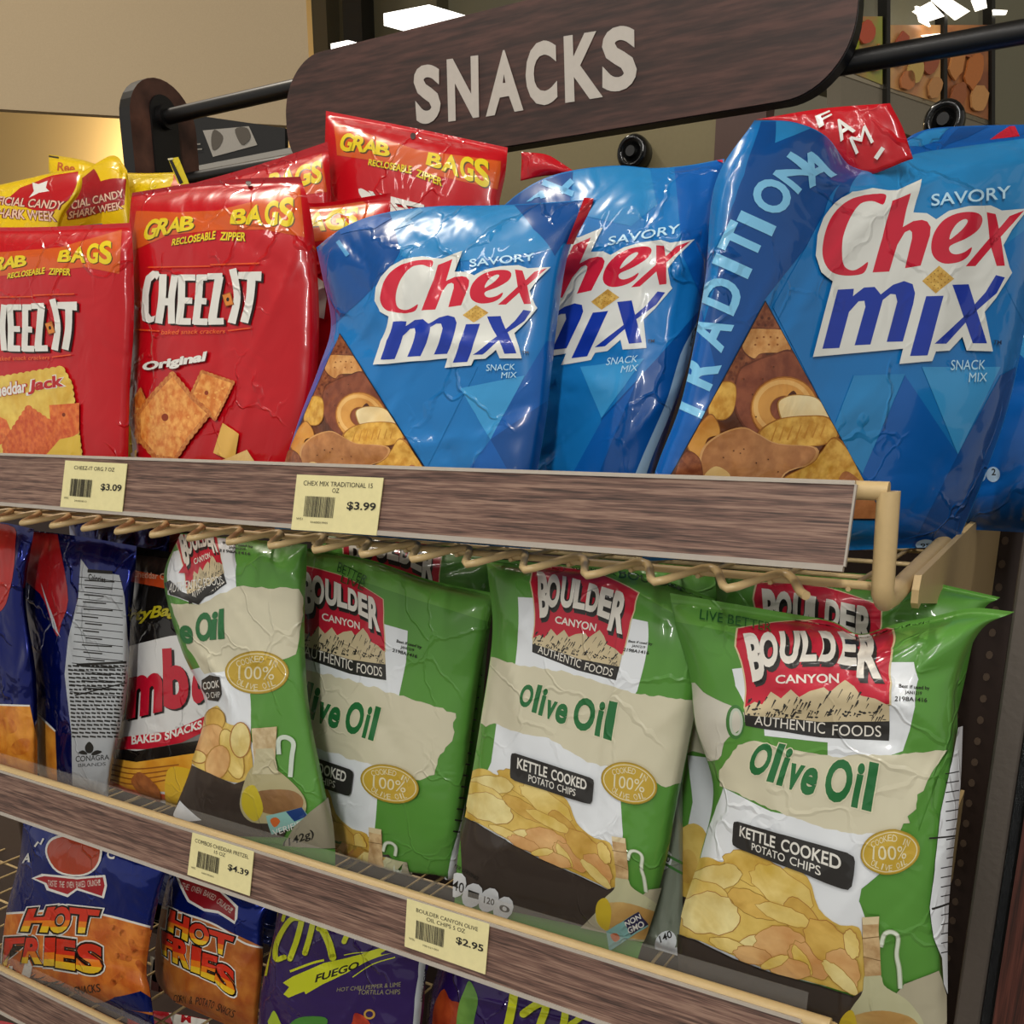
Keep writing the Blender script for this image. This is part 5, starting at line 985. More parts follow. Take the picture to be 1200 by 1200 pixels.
L2 = kettle_bag([[(345, 640), (430, 655), (505, 680), (579, 695)], [(350, 665), (430, 672), (500, 695), (577, 716)], [(352, 760), (430, 768), (500, 772), (564, 778)], [(356, 860), (430, 868), (490, 870), (551, 868)], [(370, 940), (430, 950), (490, 955), (541, 948)], [(382, 990), (430, 1005), (480, 1018), (532, 1018)], fl((390, 440, 480, 524), .67, ZB)],
    .655, 'green olive oil chip bag second from the left, partly behind the slumped one', 44, folds=((.75, .75, .5, .2, .03, .003),))
h2b = affine([K8(p) for p in ((250, 440), (755, 540), (815, 745), (22, 830))], [(325, 885), (418, 915), (451, 978), (262, 940)])
L2.art('background_print', [(tess([(345, 640), (430, 655), (505, 680), (579, 695), (577, 730), (480, 700), (420, 680), (352, 670)]), GRL), (K3(tess([(40, 560), (60, 330), (250, 400), (355, 430), (350, 520), (330, 615), (60, 560)])), GW), (K3(tess([(20, 700), (280, 780), (270, 900), (262, 1010), (240, 1120), (20, 1000)])), GW),
    (K3(tess(jag([(30, 530), (70, 540), (200, 570), (330, 612), (490, 662), (480, 740), (440, 790), (430, 835), (390, 850), (230, 800), (100, 760), (30, 740)], 4, 12))), CRM)])
L2.art('brand_logo', kettle_logo([(349, 662), (449, 703), (453, 797), (348, 768)]) + best_if([(463, 748), (498, 757), (494, 773), (460, 764)]))
L2.art('green_side', [(K3(tess([(262, 1000), (270, 900), (400, 900), (440, 830), (560, 700), (540, 900), (480, 1150), (400, 1160), (372, 1060), (340, 1040), (330, 1000)])), GRN)])
L2.art('product_name', olive_word([(336, 792), (447, 832), (440, 869), (330, 834)])); L2.art('food_picture', kettle_pic(h2b, seed=5)); L2.art('kettle_label', kettle_pill([(322, 870), (417, 902), (413, 933), (320, 902)]))
L2.art('oil_badge', kettle_badge([(426, 889), (494, 902), (492, 946), (424, 933)]))
L2.art('side_print', [(stroke([(568, 765), (564, 800), (552, 890), (544, 940), (531, 1000), (526, 1040)], [4, 5, 5, 5, 7, 9], 20), GW), (cat(*[stroke([(560 - i * 2.2, 790 + i * 13), (566 - i * 2.2, 792 + i * 13)], 2) for i in range(15)]), INK)])
L2.art('seal_lettering', [(text('BETTER', (398, 670), (430, 684), (434, 676), (400, 660), 0), film('#1f4a20', .4)), (text('LIVE', (402, 682), (428, 692), (430, 684), (404, 674), 0), film('#1f4a20', .4))])
# slumped left bag
L1 = kettle_bag([[(212, 606), (270, 612), (360, 626)], [(193, 668), (250, 662), (359, 672)], [(196, 705), (255, 712), (357, 715)], [(214, 765), (270, 772), (358, 778)], [(241, 828), (290, 836), (364, 842)], [(224, 898), (290, 905), (378, 912)], [(206, 950), (280, 962), (390, 975)], fl((206, 290, 394), .61, ZB)],
    .605, 'slumped green olive oil chip bag at the left with a twisted top and creased logo', 45, vts=1.0, folds=((.2, .72, .3, .25, .03, .006), (.3, .4, 1.2, .3, .03, .003)), wamp=.003)
K1 = crop(0, 600, 3)
L1.art('background_print', [(K1(tess([(830, 60), (1100, 90), (1080, 260), (1050, 270), (835, 260)])), GRN), (K1(tess([(590, 250), (610, 140), (770, 90), (832, 100), (832, 270), (800, 300), (700, 330), (590, 290)])), GW), (K1(tess([(650, 560), (900, 500), (930, 640), (885, 640), (880, 800), (1000, 960), (600, 1060), (660, 800)])), GW),
    (K1(tess(jag([(600, 320), (700, 325), (835, 262), (1050, 270), (1065, 300), (1060, 380), (1040, 500), (990, 520), (850, 500), (790, 560), (720, 570), (660, 480), (630, 400)], 4, 20))), CRM), (K1(tess([(880, 640), (1060, 520), (1100, 900), (1000, 960), (885, 800)])), GRN)])
L1.art('brand_logo', kettle_logo([(206, 622), (252, 620), (266, 684), (222, 708)]) + best_if([(258, 634), (300, 640), (300, 652), (256, 647)]))
L1.art('logo_fold', [(K1(tess([(580, 250), (600, 240), (640, 280), (690, 300), (790, 225), (795, 240), (700, 325), (600, 290)])), BDK), (K1(text('AUTHENTIC FOODS', (592, 285), (790, 252), (780, 225), (600, 250), .0)), WHT), (K1(tess([(630, 215), (655, 180), (668, 215)])), BRED)])
L1.art('product_name', [(K1(text('e', (640, 462), (680, 465), (680, 400), (630, 395), .04)), OLV), (K1(text('O', (690, 455), (745, 455), (748, 345), (690, 360), .04)), OLV), (K1(text('il', (738, 450), (792, 445), (790, 338), (750, 345), .04)), OLV)])
L1.art('kettle_label', [(K1(tess([(712, 590), (740, 572), (775, 580), (782, 640), (770, 665), (735, 660), (712, 620)])), BDK), (K1(cat(text('COOK', (718, 625), (775, 615), (772, 590), (716, 598), .02), text('O CHIP', (730, 655), (778, 650), (776, 630), (726, 634), .0))), WHT)])
L1.art('oil_badge', kettle_badge([(265, 762), (340, 763), (338, 814), (264, 812)]))
L1.art('food_picture', [(K1(a), m_) for a, m_ in [(blob([(660, 800), (760, 680), (800, 740), (870, 770), (890, 920), (830, 950), (700, 900), (670, 860)], 36), CH[0])] + sum([[(tess(ell(x, y, a + 4, b_ + 4, ro, 20)), CHE[i % 3]), (tess(ell(x, y, a, b_, ro, 20)), CH[m_]) ] for i, (x, y, a, b_, ro, m_) in enumerate(((760, 730, 34, 40, 0, 2), (740, 800, 60, 45, -.8, 3), (700, 860, 30, 20, .3, 1), (820, 850, 34, 90, -.3, 1), (770, 880, 40, 60, .3, 3), (850, 800, 34, 60, 0, 4)))], [])
    + [(tess([(680, 890), (760, 925), (830, 955), (890, 930), (960, 960), (1060, 1010), (1000, 1140), (640, 1130), (615, 1070)]), BWL)]
    + [(blob([(895, 890), (970, 900), (1060, 980), (1080, 1040), (1040, 1080), (900, 1090), (850, 1040), (860, 960)], 36), film('#aaa27a', .32)), (blob([(900, 985), (1020, 975), (1070, 1010), (1040, 1060), (920, 1050)], 20), food('#7a5836', '#946e46', 40)), (blob([(860, 980), (900, 960), (930, 1040), (900, 1085), (858, 1040)], 20), film('#bfae2e', .32)),
       (stroke([(985, 850), (985, 800), (1010, 790), (1035, 810), (1030, 860), (1025, 930)], 16, 30), film('#c2cfc0', .3)), (tess([(890, 760), (978, 752), (970, 900), (900, 905)]), food('#b39a70', '#d0bd96', 120)), (tess([(905, 830), (965, 828), (985, 920), (890, 920)]), film('#bdb694', .3)),
       (tess([(940, 1065), (1065, 1035), (1100, 1080), (960, 1130)]), film('#86b5ae', .35)), (tess([(1010, 1050), (1065, 1035), (1085, 1065), (1040, 1085)]), film('#1f3c74', .35)), (blob([(955, 1080), (975, 1070), (990, 1085), (970, 1105)], 12), film('#c8642c', .4)), (text('VERIFIED', (968, 1135), (1085, 1095), (1082, 1075), (962, 1115), .0), WHT),
       (tess([(615, 1065), (640, 1015), (715, 1080), (640, 1085)]), GW), (tess([(1040, 1100), (1150, 1000), (1180, 1180), (1000, 1170)]), film('#8f8a76', .3)), (text('(142g)', (1000, 1185), (1110, 1145), (1105, 1110), (1000, 1150), .02), INK), (tess([(900, 1160), (1190, 1185), (1190, 1230), (900, 1200)]), GRN)]])
# behind bags
L4b = kettle_bag([[(836, 668), (950, 670), (1060, 676), (1172, 700)], [(840, 700), (950, 705), (1060, 712), (1150, 720)], [(845, 800), (950, 800), (1060, 800), (1130, 800)], [(850, 950), (950, 960), (1100, 960)], fl((855, 960, 1095), .70, ZB)], .685, 'green chip bag behind the right front one, only its red logo showing above', 46, bulge=.022, back=.018)
L4b.art('brand_logo', kettle_logo([(888, 684), (1033, 712), (1028, 830), (882, 800)])); L4b.art('seal_lettering', [(text('LIVE BETTER', (850, 668), (925, 680), (925, 673), (850, 661), 0), film('#1f4a20', .4)), (text('GLUTEN FREE', (935, 684), (998, 692), (998, 685), (935, 677), 0), film('#1f4a20', .4))])
L2b = kettle_bag([[(365, 618), (450, 628), (575, 645)], [(368, 660), (450, 668), (580, 690)], [(372, 760), (450, 765), (570, 770)], [(378, 900), (560, 900)], fl((385, 460, 545), .735, ZB)], .72, 'green chip bag behind the second one, red logo corner under the shelf edge', 47, bulge=.02, back=.016)
L2b.art('brand_logo', kettle_logo([(402, 600), (517, 646), (510, 745), (398, 715)]))
L5 = kettle_bag([[(775, 700), (860, 720), (940, 730)], [(792, 770), (860, 780), (940, 780)], [(808, 840), (870, 850), (940, 850)], [(800, 910), (870, 915), (930, 915)], [(790, 1000), (860, 1010), (920, 1010)], fl((790, 860, 915), .675, ZB)], .665, 'green chip bag squeezed between the middle and right front bags', 48, bulge=.02, back=.016)
L5.art('picture_print', [(tess([(806, 790), (850, 790), (850, 890), (812, 880), (800, 885)]), CRM), (tess([(806, 885), (850, 890), (830, 980), (800, 1000), (812, 940)]), GW), (blob([(796, 975), (815, 965), (830, 985), (828, 1050), (790, 1060), (788, 1010)], 20), CH[0]), (tess(ell(806, 1015, 12, 20)), CH[2]), (tess([(786, 1045), (800, 1050), (830, 1060), (820, 1120), (786, 1110)]), BWL)])
L6 = kettle_bag([[(690, 652), (760, 655), (850, 668)], [(692, 700), (770, 705), (850, 710)], [(700, 800), (845, 800)], fl((710, 780, 840), .74, ZB)], .73, 'green chip bag deep between the middle and right bags, top edge showing', 49, bulge=.018, back=.014)
L8 = kettle_bag([[(742, 860), (775, 850), (800, 865)], [(735, 940), (770, 935), (800, 940)], [(730, 1020), (765, 1025), (800, 1030)], [(735, 1075), (765, 1085), (800, 1095)], fl((740, 770, 800), .655, ZB)], .648, 'grey lower corner of a chip bag between the two front green bags', 50, bulge=.012, back=.008, base=film('#7d8576', .3), wamp=.003, nu=24, nv=30, vts=1.0)
L8.art('nutrition_print', [(cat(tess(ell(778, 1008, 9, 12, .4)), tess(ell(780, 1105, 12, 15, .5)), tess(ell(793, 1122, 12, 12))), GW), (cat(text('140', (772, 1012), (785, 1010), (786, 1002), (773, 1004)), text('140', (774, 1105), (788, 1098), (786, 1090), (772, 1097), .02)), INK), (cat(stroke([(760, 990), (800, 1012)], 3), stroke([(758, 1000), (800, 1024)], 3)), GRD)])

# --- far left of the middle shelf
BLU = film('#06186a', .2, .7, 1.6); PUFF = food('#c0701c', '#dd9434', 50); NP = film('#a9aeb2', .25)
F1 = Bag('snack_bag', 'dark blue foil bag at the far left edge with orange puffs below', 'blue foil bags beside the pretzel bag', [[(-70, 608), (0, 612), (40, 620)], [(-70, 700), (-10, 700), (30, 698)], [(-70, 790), (-10, 790), (42, 790)], [(-70, 870), (-10, 875), (44, 880)], fl((-70, -10, 44), .60, ZB)], .595, .02, 0, .03, .02, BLU, BLU, .97, .02, 16, .004, 51, ztop=-.107)
F1.art('picture_print', [(tess([(-70, 823), (35, 826), (44, 870), (50, 940), (-70, 940)]), PUFF), (stroke([(-70, 824), (35, 827)], 2), WHT), (blob([(-70, 620), (10, 615), (18, 640), (12, 690), (-5, 720), (-70, 730)], 24), film('#a01c18', .3))] + [(tess(ell(x, y, 13, 9, ro)), food('#b5601a', '#d68a30', 80)) for x, y, ro in ((8, 850, .4), (25, 875, -.5), (-5, 890, .3), (12, 905, 0))])
F2 = Bag('snack_bag', 'blue foil bag showing its pale nutrition panel, left of the pretzel snack bag', 'blue foil bags beside the pretzel bag', [[(22, 620), (90, 628), (160, 640)], [(20, 680), (90, 680), (158, 680)], [(34, 740), (90, 740), (152, 740)], [(38, 820), (90, 820), (148, 815)], [(42, 890), (90, 895), (132, 895)], fl((48, 90, 126), .625, ZB)], .62, .02, 0, .028, .018, BLU, BLU, .97, .02, 16, .004, 52, folds=((.3, .6, 1.2, .3, .03, .006),), ztop=-.107)
F2.art('picture_print', [(blob([(30, 622), (62, 615), (70, 640), (80, 700), (72, 730), (66, 745), (50, 700), (28, 675)], 26), film('#96161a', .3)), (tess([(41, 835), (65, 858), (68, 930), (48, 930)]), PUFF), (stroke([(41, 834), (65, 857)], 2), WHT), (tess([(48, 682), (68, 740), (71, 747), (62, 735)]), NP), (tess([(16, 745), (22, 700), (36, 770), (38, 800)]), NP)])
rr = random.Random(8); LN = []
for i in range(17): x0 = 92 - i * .6; LN.append(stroke([(x0, 676 + i * 8.4), (144, 682 + i * 8.4)], .9))
for i in range(19):
    y = 780 + i * 4.6; x = 80 + (i / 19) * 5; x1_ = 148 - (i / 19) * 10
    while x < x1_: l = rr.uniform(3, 8); LN.append(stroke([(x, y), (min(x + l, x1_), y + .8)], 2.1)); x += l + 1.4
for i in range(16): LN.append(stroke([(94 + rr.uniform(0, 8), 680 + i * 8.4), (94 + rr.uniform(20, 42), 682 + i * 8.4)], 1.6))
F2.art('nutrition_print', [(tess([(95, 655), (104, 667), (140, 674), (146, 700), (151, 770), (151, 815), (140, 870), (130, 930), (128, 975), (86, 970), (84, 860), (76, 790), (80, 750), (92, 700)]), NP), (cat(*LN, stroke([(90, 779), (148, 776)], 3), stroke([(103, 669), (132, 671)], 4), stroke([(88, 815), (148, 800)], 1.5)), INK),
    (cat(text('CONAGRA', (89, 893), (128, 890), (128, 884), (89, 886), .01), text('BRANDS', (92, 899), (124, 897), (124, 893), (92, 895), 0), text('Calories', (104, 680), (124, 683), (124, 676), (104, 672), .02)), INK),
    (cat(blob([(105, 869), (110, 875), (108, 882), (102, 882), (100, 875)], 14), blob([(92, 882), (98, 879), (103, 884), (96, 884)], 10), blob([(107, 884), (113, 879), (120, 881), (112, 885)], 10)), INK)])
F3 = Bag('snack_bag', 'shiny blue foil bag top behind the nutrition panel bag', 'blue foil bags beside the pretzel bag', [[(80, 600), (130, 608), (200, 612)], [(85, 680), (130, 690), (195, 690)], [(90, 800), (190, 800)], fl((95, 140, 185), .72, ZB)], .70, .02, 0, .024, .018, BLU, BLU, .97, .02, 16, .005, 53, ztop=-.107)
P1 = Bag('pretzel_snack_bag', 'black white and red pretzel snack bag between the nutrition panel and the green bag', None, [[(156, 640), (205, 648), (262, 660)], [(154, 700), (205, 705), (264, 712)], [(150, 780), (205, 785), (266, 790)], [(140, 850), (200, 862), (268, 872)], [(127, 905), (195, 920), (265, 940)], fl((126, 195, 262), .655, ZB)], .645, .02, 0, .026, .018, film('#d2d2d0', .25), film('#141212', .25), .95, .02, 12, .0025, 54, ztop=-.107)
PB = film('#15120f', .25)
P1.art('background_print', [(tess([(150, 630), (270, 640), (270, 740), (200, 745), (150, 757)]), PB), (tess([(152, 667), (200, 675), (196, 690), (155, 682)]), film('#b8451c', .3)), (tess([(157, 650), (200, 655), (196, 676), (157, 668)]), film('#1a1310', .3)), (tess([(133, 868), (150, 868), (262, 855), (270, 868), (262, 880), (160, 878), (130, 876)]), film('#8c8c8a', .2, .6)), (tess([(131, 876), (160, 880), (265, 862), (268, 880), (160, 893), (128, 888)]), PB), (tess([(128, 888), (160, 893), (270, 876), (270, 930), (150, 926), (124, 912)]), food('#cf8a1c', '#e3aa3c', 30)), (tess([(126, 912), (150, 924), (200, 932), (200, 938), (150, 934), (124, 925)]), film('#c9481c', .3))]
    + [(stroke([(128, 895 + 6 * k), (160, 901 + 6 * k), (210, 896 + 5 * k)], 1.6, 14), plain('#8f5214', .5)) for k in range(4)])
P1.art('brand_logo', [(K1(text(c_, *q, bold=b_)) + d_, m_) for d_, m_, b_ in ((np.array([2, 2]), PB, .06), (np.array([0, 0]), film('#b5122a', .25), .05)) for c_, q in (('o', ((395, 740), (445, 725), (448, 575), (400, 590))), ('m', ((445, 730), (572, 700), (575, 560), (455, 580))), ('b', ((578, 695), (668, 690), (660, 475), (572, 480))), ('o', ((672, 690), (740, 650), (735, 500), (680, 540))))])
P1.art('flavour_print', [(K1(tess([(440, 790), (600, 770), (720, 718), (730, 765), (640, 810), (520, 832), (405, 835), (415, 800)])), film('#b8142c', .25)), (K1(text('BAKED', (465, 817), (570, 805), (570, 775), (465, 785), .03)), WHT), (K1(text('SNACKS', (582, 803), (712, 760), (712, 730), (582, 772), .03)), WHT), (K1(text('PartyBag', (385, 410), (635, 370), (632, 320), (390, 350), .03, .3)), film('#b0a41c', .3)), (K1(text('Cheddar Cheese', (470, 228), (640, 245), (640, 225), (470, 205), 0)), film('#c9a68c', .3)),
    (K1(blob([(470, 930), (500, 915), (560, 970), (565, 1020), (540, 1035), (470, 960)], 20)), food('#8a4a1c', '#a8622c', 100)), (K1(blob([(590, 910), (660, 900), (720, 940), (640, 1060), (590, 1050)], 20)), film('#d8b030', .3))])
P2 = Bag('pretzel_snack_bag', 'dark pretzel snack bag end with orange top, behind the front pretzel bag', None, [[(160, 612), (200, 616), (245, 622)], [(165, 680), (245, 690)], [(170, 800), (240, 800)], fl((175, 240), .725, ZB)], .715, .015, 0, .018, .014, film('#6d1c12', .3), film('#2a1410', .3), .95, .02, 10, .003, 55, ztop=-.107)

# --- lowest shelf
HB = film('#08237c', .22, .6, 1.5); HO = food('#b5561a', '#d47f30', 45)
H1 = Bag('corn_fries_bag', 'blue and orange hot fries bag at the lower left, nearest the frame edge', 'hot fries bags', [[(28, 958), (110, 978), (200, 1010)], [(22, 1010), (110, 1015), (192, 1030)], [(8, 1065), (90, 1075), (180, 1082)], [(2, 1110), (85, 1120), (172, 1135)], [(0, 1138), (85, 1152), (176, 1160)], fl((4, 90, 182), .60, ZC)], .59, .02, 0, .03, .02, HB, HB, .97, .02, 16, .003, 61, ztop=-.436)
K6 = crop(0, 900, 3.636)
G = [film('#c8301c', .3), film('#dd7a1c', .3), film('#e0b828', .3)]
def fries_logo(glist):
    A = cat(*[text(c_, *q, bold=.05) for c_, *q in glist]); O1 = cat(*[text(c_, *q, bold=.13, grow=.24) for c_, *q in glist]); O2 = cat(*[text(c_, *q, bold=.11, grow=.14) for c_, *q in glist]); out = [(K6(O1), WHT), (K6(O2), PB), (K6(A), G[0])]
    lo_ = [];
    for c_, bl_, br_, tr_, tl_ in glist:
        bl_, br_, tr_, tl_ = map(np.array, (bl_, br_, tr_, tl_)); t_ = text(c_, bl_, br_, tr_, tl_, bold=.05); ml, mr = bl_ * .52 + tl_ * .48, br_ * .52 + tr_ * .48
        lo_.append((clip(t_, [bl_ - 14, br_ + (14, -14), mr + (14, 0), ml - (14, 0)]) if 1 else t_, 1)); m2, n2 = bl_ * .76 + tl_ * .24, br_ * .76 + tr_ * .24
        lo_.append((clip(t_, [bl_ + (-14, 14), br_ + (14, 14), n2 + (14, 0), m2 - (14, 0)]), 2))
    for T_, k in lo_: out.append((K6(T_), G[k]))
    return out
H1.art('picture_print', [(K6(tess([(-10, 620), (100, 615), (300, 600), (450, 625), (640, 675), (640, 900), (680, 1060), (-10, 900)])), HO), (K6(stroke([(-10, 622), (150, 612), (300, 600), (450, 627), (640, 677)], 9, 20)), WHT)] + [(K6(stroke([(x, y), (x + 50 * math.cos(a_), y + 50 * math.sin(a_))], [26, 30], round_=True)), food('#a84c18', '#c8722c', 80)) for x, y, a_ in ((480, 680, .5), (560, 740, 1.2), (500, 800, .2), (590, 830, .9), (520, 880, 2.4), (600, 700, .1))]
    + [(K6(tess([(380, 1000), (600, 950), (665, 1000), (660, 1040), (500, 1020)])), HB), (K6(tess([(135, 470), (180, 450), (330, 465), (450, 455), (458, 500), (445, 555), (330, 520), (290, 550), (200, 520), (190, 495)])), WHT), (K6(tess([(150, 470), (190, 460), (330, 474), (440, 465), (448, 500), (436, 545), (330, 510), (290, 538), (210, 512), (200, 490)])), film('#9c1a24', .3)),
       (K6(arc_text('TASTE THE OVEN BAKED CRUNCH!', [(205, 490), (310, 497), (430, 486)], 26, bold=.0, gap=.05)), film('#cfc4b8', .3)), (K6(blob([(195, 360), (220, 300), (300, 285), (420, 310), (435, 380), (400, 440), (330, 462), (240, 440)], 30)), WHT), (K6(blob([(203, 360), (226, 308), (300, 294), (412, 318), (425, 380), (394, 434), (330, 454), (246, 434)], 30)), film('#a83a1c', .3)),
       (K6(text('A', (95, 405), (130, 400), (135, 360), (110, 365), .03)), WHT), (K6(stroke([(150, 335), (165, 315), (175, 325), (188, 300)], 8)), WHT), (K6(text('C', (455, 385), (490, 390), (492, 350), (460, 350), .04)), WHT), (K6(arc_text('CORN & POTATO SNACKS', [(60, 900), (240, 950), (430, 935)], 34, bold=.0, gap=.1)), PB)])
H1.art('brand_logo', fries_logo([('H', (90, 695), (205, 700), (240, 590), (125, 600)), ('O', (205, 705), (295, 700), (310, 590), (225, 590)), ('T', (300, 700), (400, 705), (430, 605), (300, 592)), ('F', (15, 830), (90, 830), (110, 720), (25, 725)), ('R', (95, 830), (185, 835), (185, 722), (115, 722)), ('I', (190, 840), (235, 842), (240, 722), (195, 722)), ('E', (240, 848), (325, 862), (325, 735), (245, 725)), ('S', (325, 865), (440, 880), (440, 755), (335, 740))]))
H2 = Bag('corn_fries_bag', 'second blue and orange hot fries bag, print darkened as shade, right of the first', 'hot fries bags', [[(200, 1018), (250, 1035), (322, 1055)], [(190, 1060), (250, 1068), (310, 1080)], [(182, 1110), (245, 1118), (308, 1130)], [(184, 1150), (245, 1160), (304, 1172)], fl((205, 250, 300), .65, ZC)], .635, .02, 0, .026, .018, HB, HB, .97, .02, 16, .003, 62, ztop=-.436)
H2.art('picture_print', [(K6(tess([(670, 600), (720, 590), (900, 660), (1130, 768), (1100, 1100), (690, 1100), (660, 800)])), food('#9a4a18', '#b8702c', 45)), (K6(stroke([(680, 590), (900, 660), (1040, 745), (1130, 768)], 8, 20)), WHT), (K6(tess([(750, 460), (900, 480), (1015, 590), (1012, 640), (1000, 665), (930, 620), (870, 610), (800, 570)])), WHT), (K6(tess([(760, 460), (900, 490), (1004, 596), (1000, 652), (930, 608), (870, 598), (808, 562)])), film('#86161e', .3)),  # orange and red dimmed against the first bag to paint its shade
    (K6(arc_text('THE OVEN BAKED CRUNCH!', [(775, 500), (890, 540), (990, 610)], 24, bold=.0, gap=.05)), film('#b5a89c', .3)), (K6(arc_text('CORN & POTATO SNACKS', [(740, 980), (880, 1000), (1000, 1050)], 32, bold=.0)), PB)])
H2.art('brand_logo', fries_logo([('H', (715, 690), (800, 740), (810, 640), (725, 600)), ('O', (805, 740), (890, 765), (895, 675), (810, 650)), ('T', (910, 780), (970, 805), (1000, 720), (890, 685)), ('F', (695, 790), (735, 820), (740, 715), (690, 690)), ('R', (738, 825), (810, 860), (815, 745), (740, 722)), ('I', (815, 865), (855, 880), (860, 770), (820, 755)), ('E', (858, 885), (915, 910), (930, 805), (865, 785)), ('S', (915, 915), (1005, 985), (1000, 860), (925, 820))]))
PUR = film('#2a1652', .2, .1, 1.2); LIM = film('#b5bc1c', .3)
T1 = Bag('tortilla_chip_bag', 'purple tortilla chip bag with yellow-green lettering and fuego banner', 'purple tortilla chip bags', [[(328, 1035), (420, 1065), (530, 1105)], [(322, 1090), (410, 1110), (503, 1130)], [(308, 1150), (400, 1170), (496, 1185)], [(302, 1210), (395, 1230), (488, 1250)], fl((300, 390, 482), .60, ZC)], .59, .02, 0, .03, .02, PUR, PUR, .97, .02, 16, .003, 63, ztop=-.436)
KT = crop(300, 1050, 6)
T1.art('brand_logo', [(KT(cat(*[stroke([(np.array(p) + 5) for p in q], w_, n_, True) for q, w_, n_ in (([(155, 60), (110, 300), (68, 550)], 24, 8), ([(330, 160), (240, 170), (150, 320), (140, 440), (200, 430)], 40, 24), ([(330, 140), (290, 300), (240, 440)], 44, 10), ([(410, 150), (380, 280), (345, 400)], 42, 8), ([(540, 120), (440, 230)], 40, 4), ([(450, 200), (510, 320), (540, 430)], 56, 8), ([(660, 230), (620, 320)], 40, 3))])), plain('#150a24', .3)),
    (KT(cat(*[stroke(q, w_, n_, True) for q, w_, n_ in (([(155, 60), (110, 300), (68, 550)], 22, 8), ([(330, 160), (240, 170), (150, 320), (140, 440), (200, 430)], 36, 24), ([(330, 140), (290, 300), (240, 440)], 40, 10), ([(410, 150), (380, 280), (345, 400)], 40, 8), ([(540, 120), (440, 230)], 36, 4), ([(450, 200), (510, 320), (540, 430)], 52, 8), ([(660, 230), (620, 320)], 36, 3), ([(200, 130), (190, 170)], 24, 3))])), LIM)])
T1.art('flavour_print', [(KT(tess([(190, 610), (260, 565), (480, 470), (620, 440), (740, 410), (860, 370), (990, 350), (880, 400), (880, 415), (960, 400), (780, 460), (640, 540), (470, 620), (350, 690), (340, 670), (290, 690), (230, 715), (195, 690), (235, 640)])), LIM), (KT(cat(stroke([(240, 530), (400, 470), (480, 450)], 16, 12), stroke([(620, 415), (700, 400), (800, 395)], 6, 8), stroke([(680, 570), (820, 480), (980, 430)], 7, 12))), LIM), (KT(text('FUEGO', (415, 610), (728, 505), (725, 455), (418, 555), .03, .15)), PB),
    (KT(cat(text('HOT CHILI PEPPER & LIME', (568, 672), (1020, 635), (1020, 603), (572, 645), .0, .1), text('TORTILLA CHIPS', (718, 692), (1015, 690), (1015, 655), (722, 660), .0, .1))), film('#8a8560', .3)), (KT(blob([(90, 900), (100, 850), (130, 805), (170, 880), (190, 940)], 16)), film('#9ab030', .3)), (KT(blob([(240, 900), (320, 850), (480, 850), (500, 900), (400, 960), (240, 960)], 20)), film('#3f7a2c', .3)), (KT(blob([(680, 880), (700, 820), (780, 860), (820, 960), (660, 960)], 16)), food('#8c1c10', '#b8401c', 60)), (KT(ring(800, 830, 40, 36, 14)), film('#b08a3c', .3))])
T1.art('side_print', [(tess([(494, 1118), (501, 1120), (494, 1170), (486, 1250), (480, 1250), (486, 1170)]), NP), (text('TAKE NOTE', (492, 1175), (497, 1135), (500, 1136), (495, 1175)), INK)])
T2 = Bag('tortilla_chip_bag', 'second purple tortilla chip bag at the bottom centre with a chilli and green leaf', 'purple tortilla chip bags', [[(520, 1110), (640, 1150), (790, 1195)], [(512, 1140), (640, 1180), (772, 1220)], [(500, 1190), (630, 1225), (760, 1260)], fl((500, 620, 745), .63, ZC)], .62, .02, 0, .03, .02, PUR, PUR, .97, .02, 16, .003, 64, ztop=-.436)
KU = crop(480, 1100, 3.75)
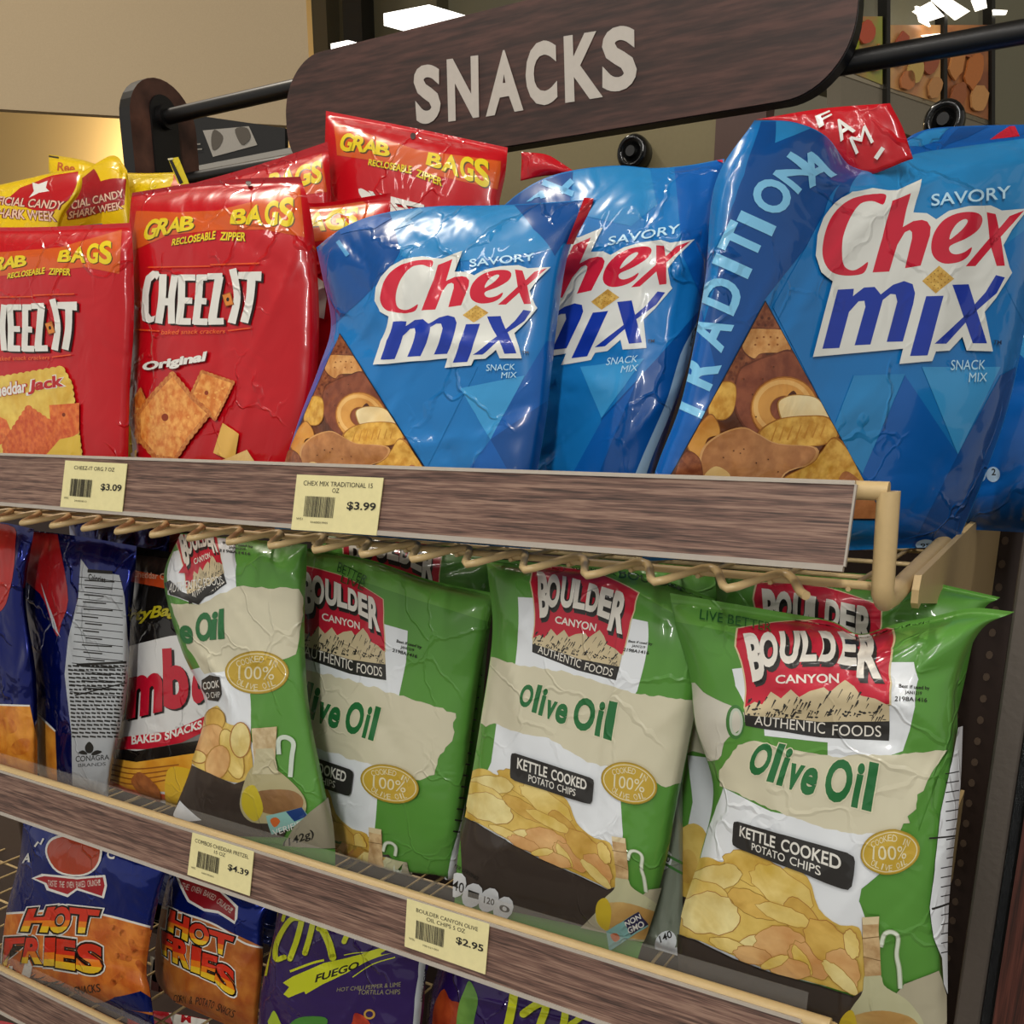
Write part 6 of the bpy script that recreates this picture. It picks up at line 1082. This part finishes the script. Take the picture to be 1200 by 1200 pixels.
T2.art('brand_logo', [(KU(cat(*[stroke([(np.array(p) + 5) for p in q], w_, n_, True) for q, w_, n_ in (([(390, 205), (560, 240)], 30, 4), ([(462, 215), (450, 300), (425, 420)], 40, 8), ([(500, 330), (560, 290), (600, 290), (560, 420)], 36, 12), ([(690, 290), (670, 420)], 34, 4), ([(790, 320), (700, 390), (760, 460)], 30, 6), ([(850, 370), (840, 440)], 28, 3))])), plain('#150a24', .3)),
    (KU(cat(*[stroke(q, w_, n_, True) for q, w_, n_ in (([(390, 205), (560, 240)], 28, 4), ([(462, 215), (450, 300), (425, 420)], 38, 8), ([(500, 330), (560, 290), (600, 290), (560, 420)], 34, 12), ([(690, 290), (670, 420)], 32, 4), ([(790, 320), (700, 390), (760, 460)], 28, 6), ([(850, 370), (840, 440)], 26, 3))])), LIM)])
T2.art('picture_print', [(KU(blob([(100, 375), (110, 290), (150, 220), (180, 270), (230, 290), (240, 400), (100, 420)], 20)), food('#7a1c10', '#a8441c', 40)), (KU(blob([(210, 400), (215, 300), (240, 230), (265, 185), (300, 260), (290, 330), (270, 400)], 24)), food('#4c7a2c', '#6d9a40', 30))])
N1 = Bag('corn_snack_bag', 'small pale snack bag reading CORN between the two hot fries bags', None, [[(176, 1120), (196, 1128), (218, 1138)], [(176, 1160), (200, 1165), (229, 1165)], fl((180, 205, 230), .70, ZC)], .69, .01, 0, .012, .01, film('#8a8478', .35), None, 1.0, .03, 6, .002, 65, ztop=-.436)
N1.art('lettering', [(cat(text('CORN', (177, 1152), (219, 1156), (221, 1143), (178, 1140), .0), text('SNA', (184, 1168), (212, 1180), (214, 1168), (188, 1156), .0)), plain('#4a1410', .4))])
for i, (rows, Y_, lb) in enumerate((([[(150, 1182), (195, 1186), (245, 1195)], [(148, 1260), (250, 1270)], fl((150, 200, 250), .66, -1.02)], .655, 'red snack bag below the lowest wire shelf, under the hot fries'), ([[(-40, 1192), (0, 1196), (28, 1203)], [(-40, 1260), (28, 1270)], fl((-40, 0, 26), .60, -1.02)], .595, 'red snack bag at the bottom left corner, below the lowest strip'))):
    D = Bag('red_snack_bag', lb, None, rows, Y_, .01, 0, .02, .015, film('#a31420', .25), None, 1.0, .03, 8, .002, 70 + i)
    if i == 0: D.art('picture_print', [(tess([(196, 1182), (250, 1190), (250, 1230), (210, 1215)]), WHT), (text('M', (212, 1198), (224, 1199), (224, 1190), (213, 1189), .03), CR)])
H3 = Bag('corn_fries_bag', 'dark blue bag in the gap behind the two hot fries bags', 'hot fries bags', [[(100, 1000), (200, 1020), (330, 1060)], [(105, 1080), (210, 1090), (325, 1100)], fl((115, 210, 320), .80, ZC)], .78, .02, 0, .024, .018, film('#0a1a4c', .25, .3, 1.3), None, 1.0, .02, 12, .003, 81, ztop=-.436)
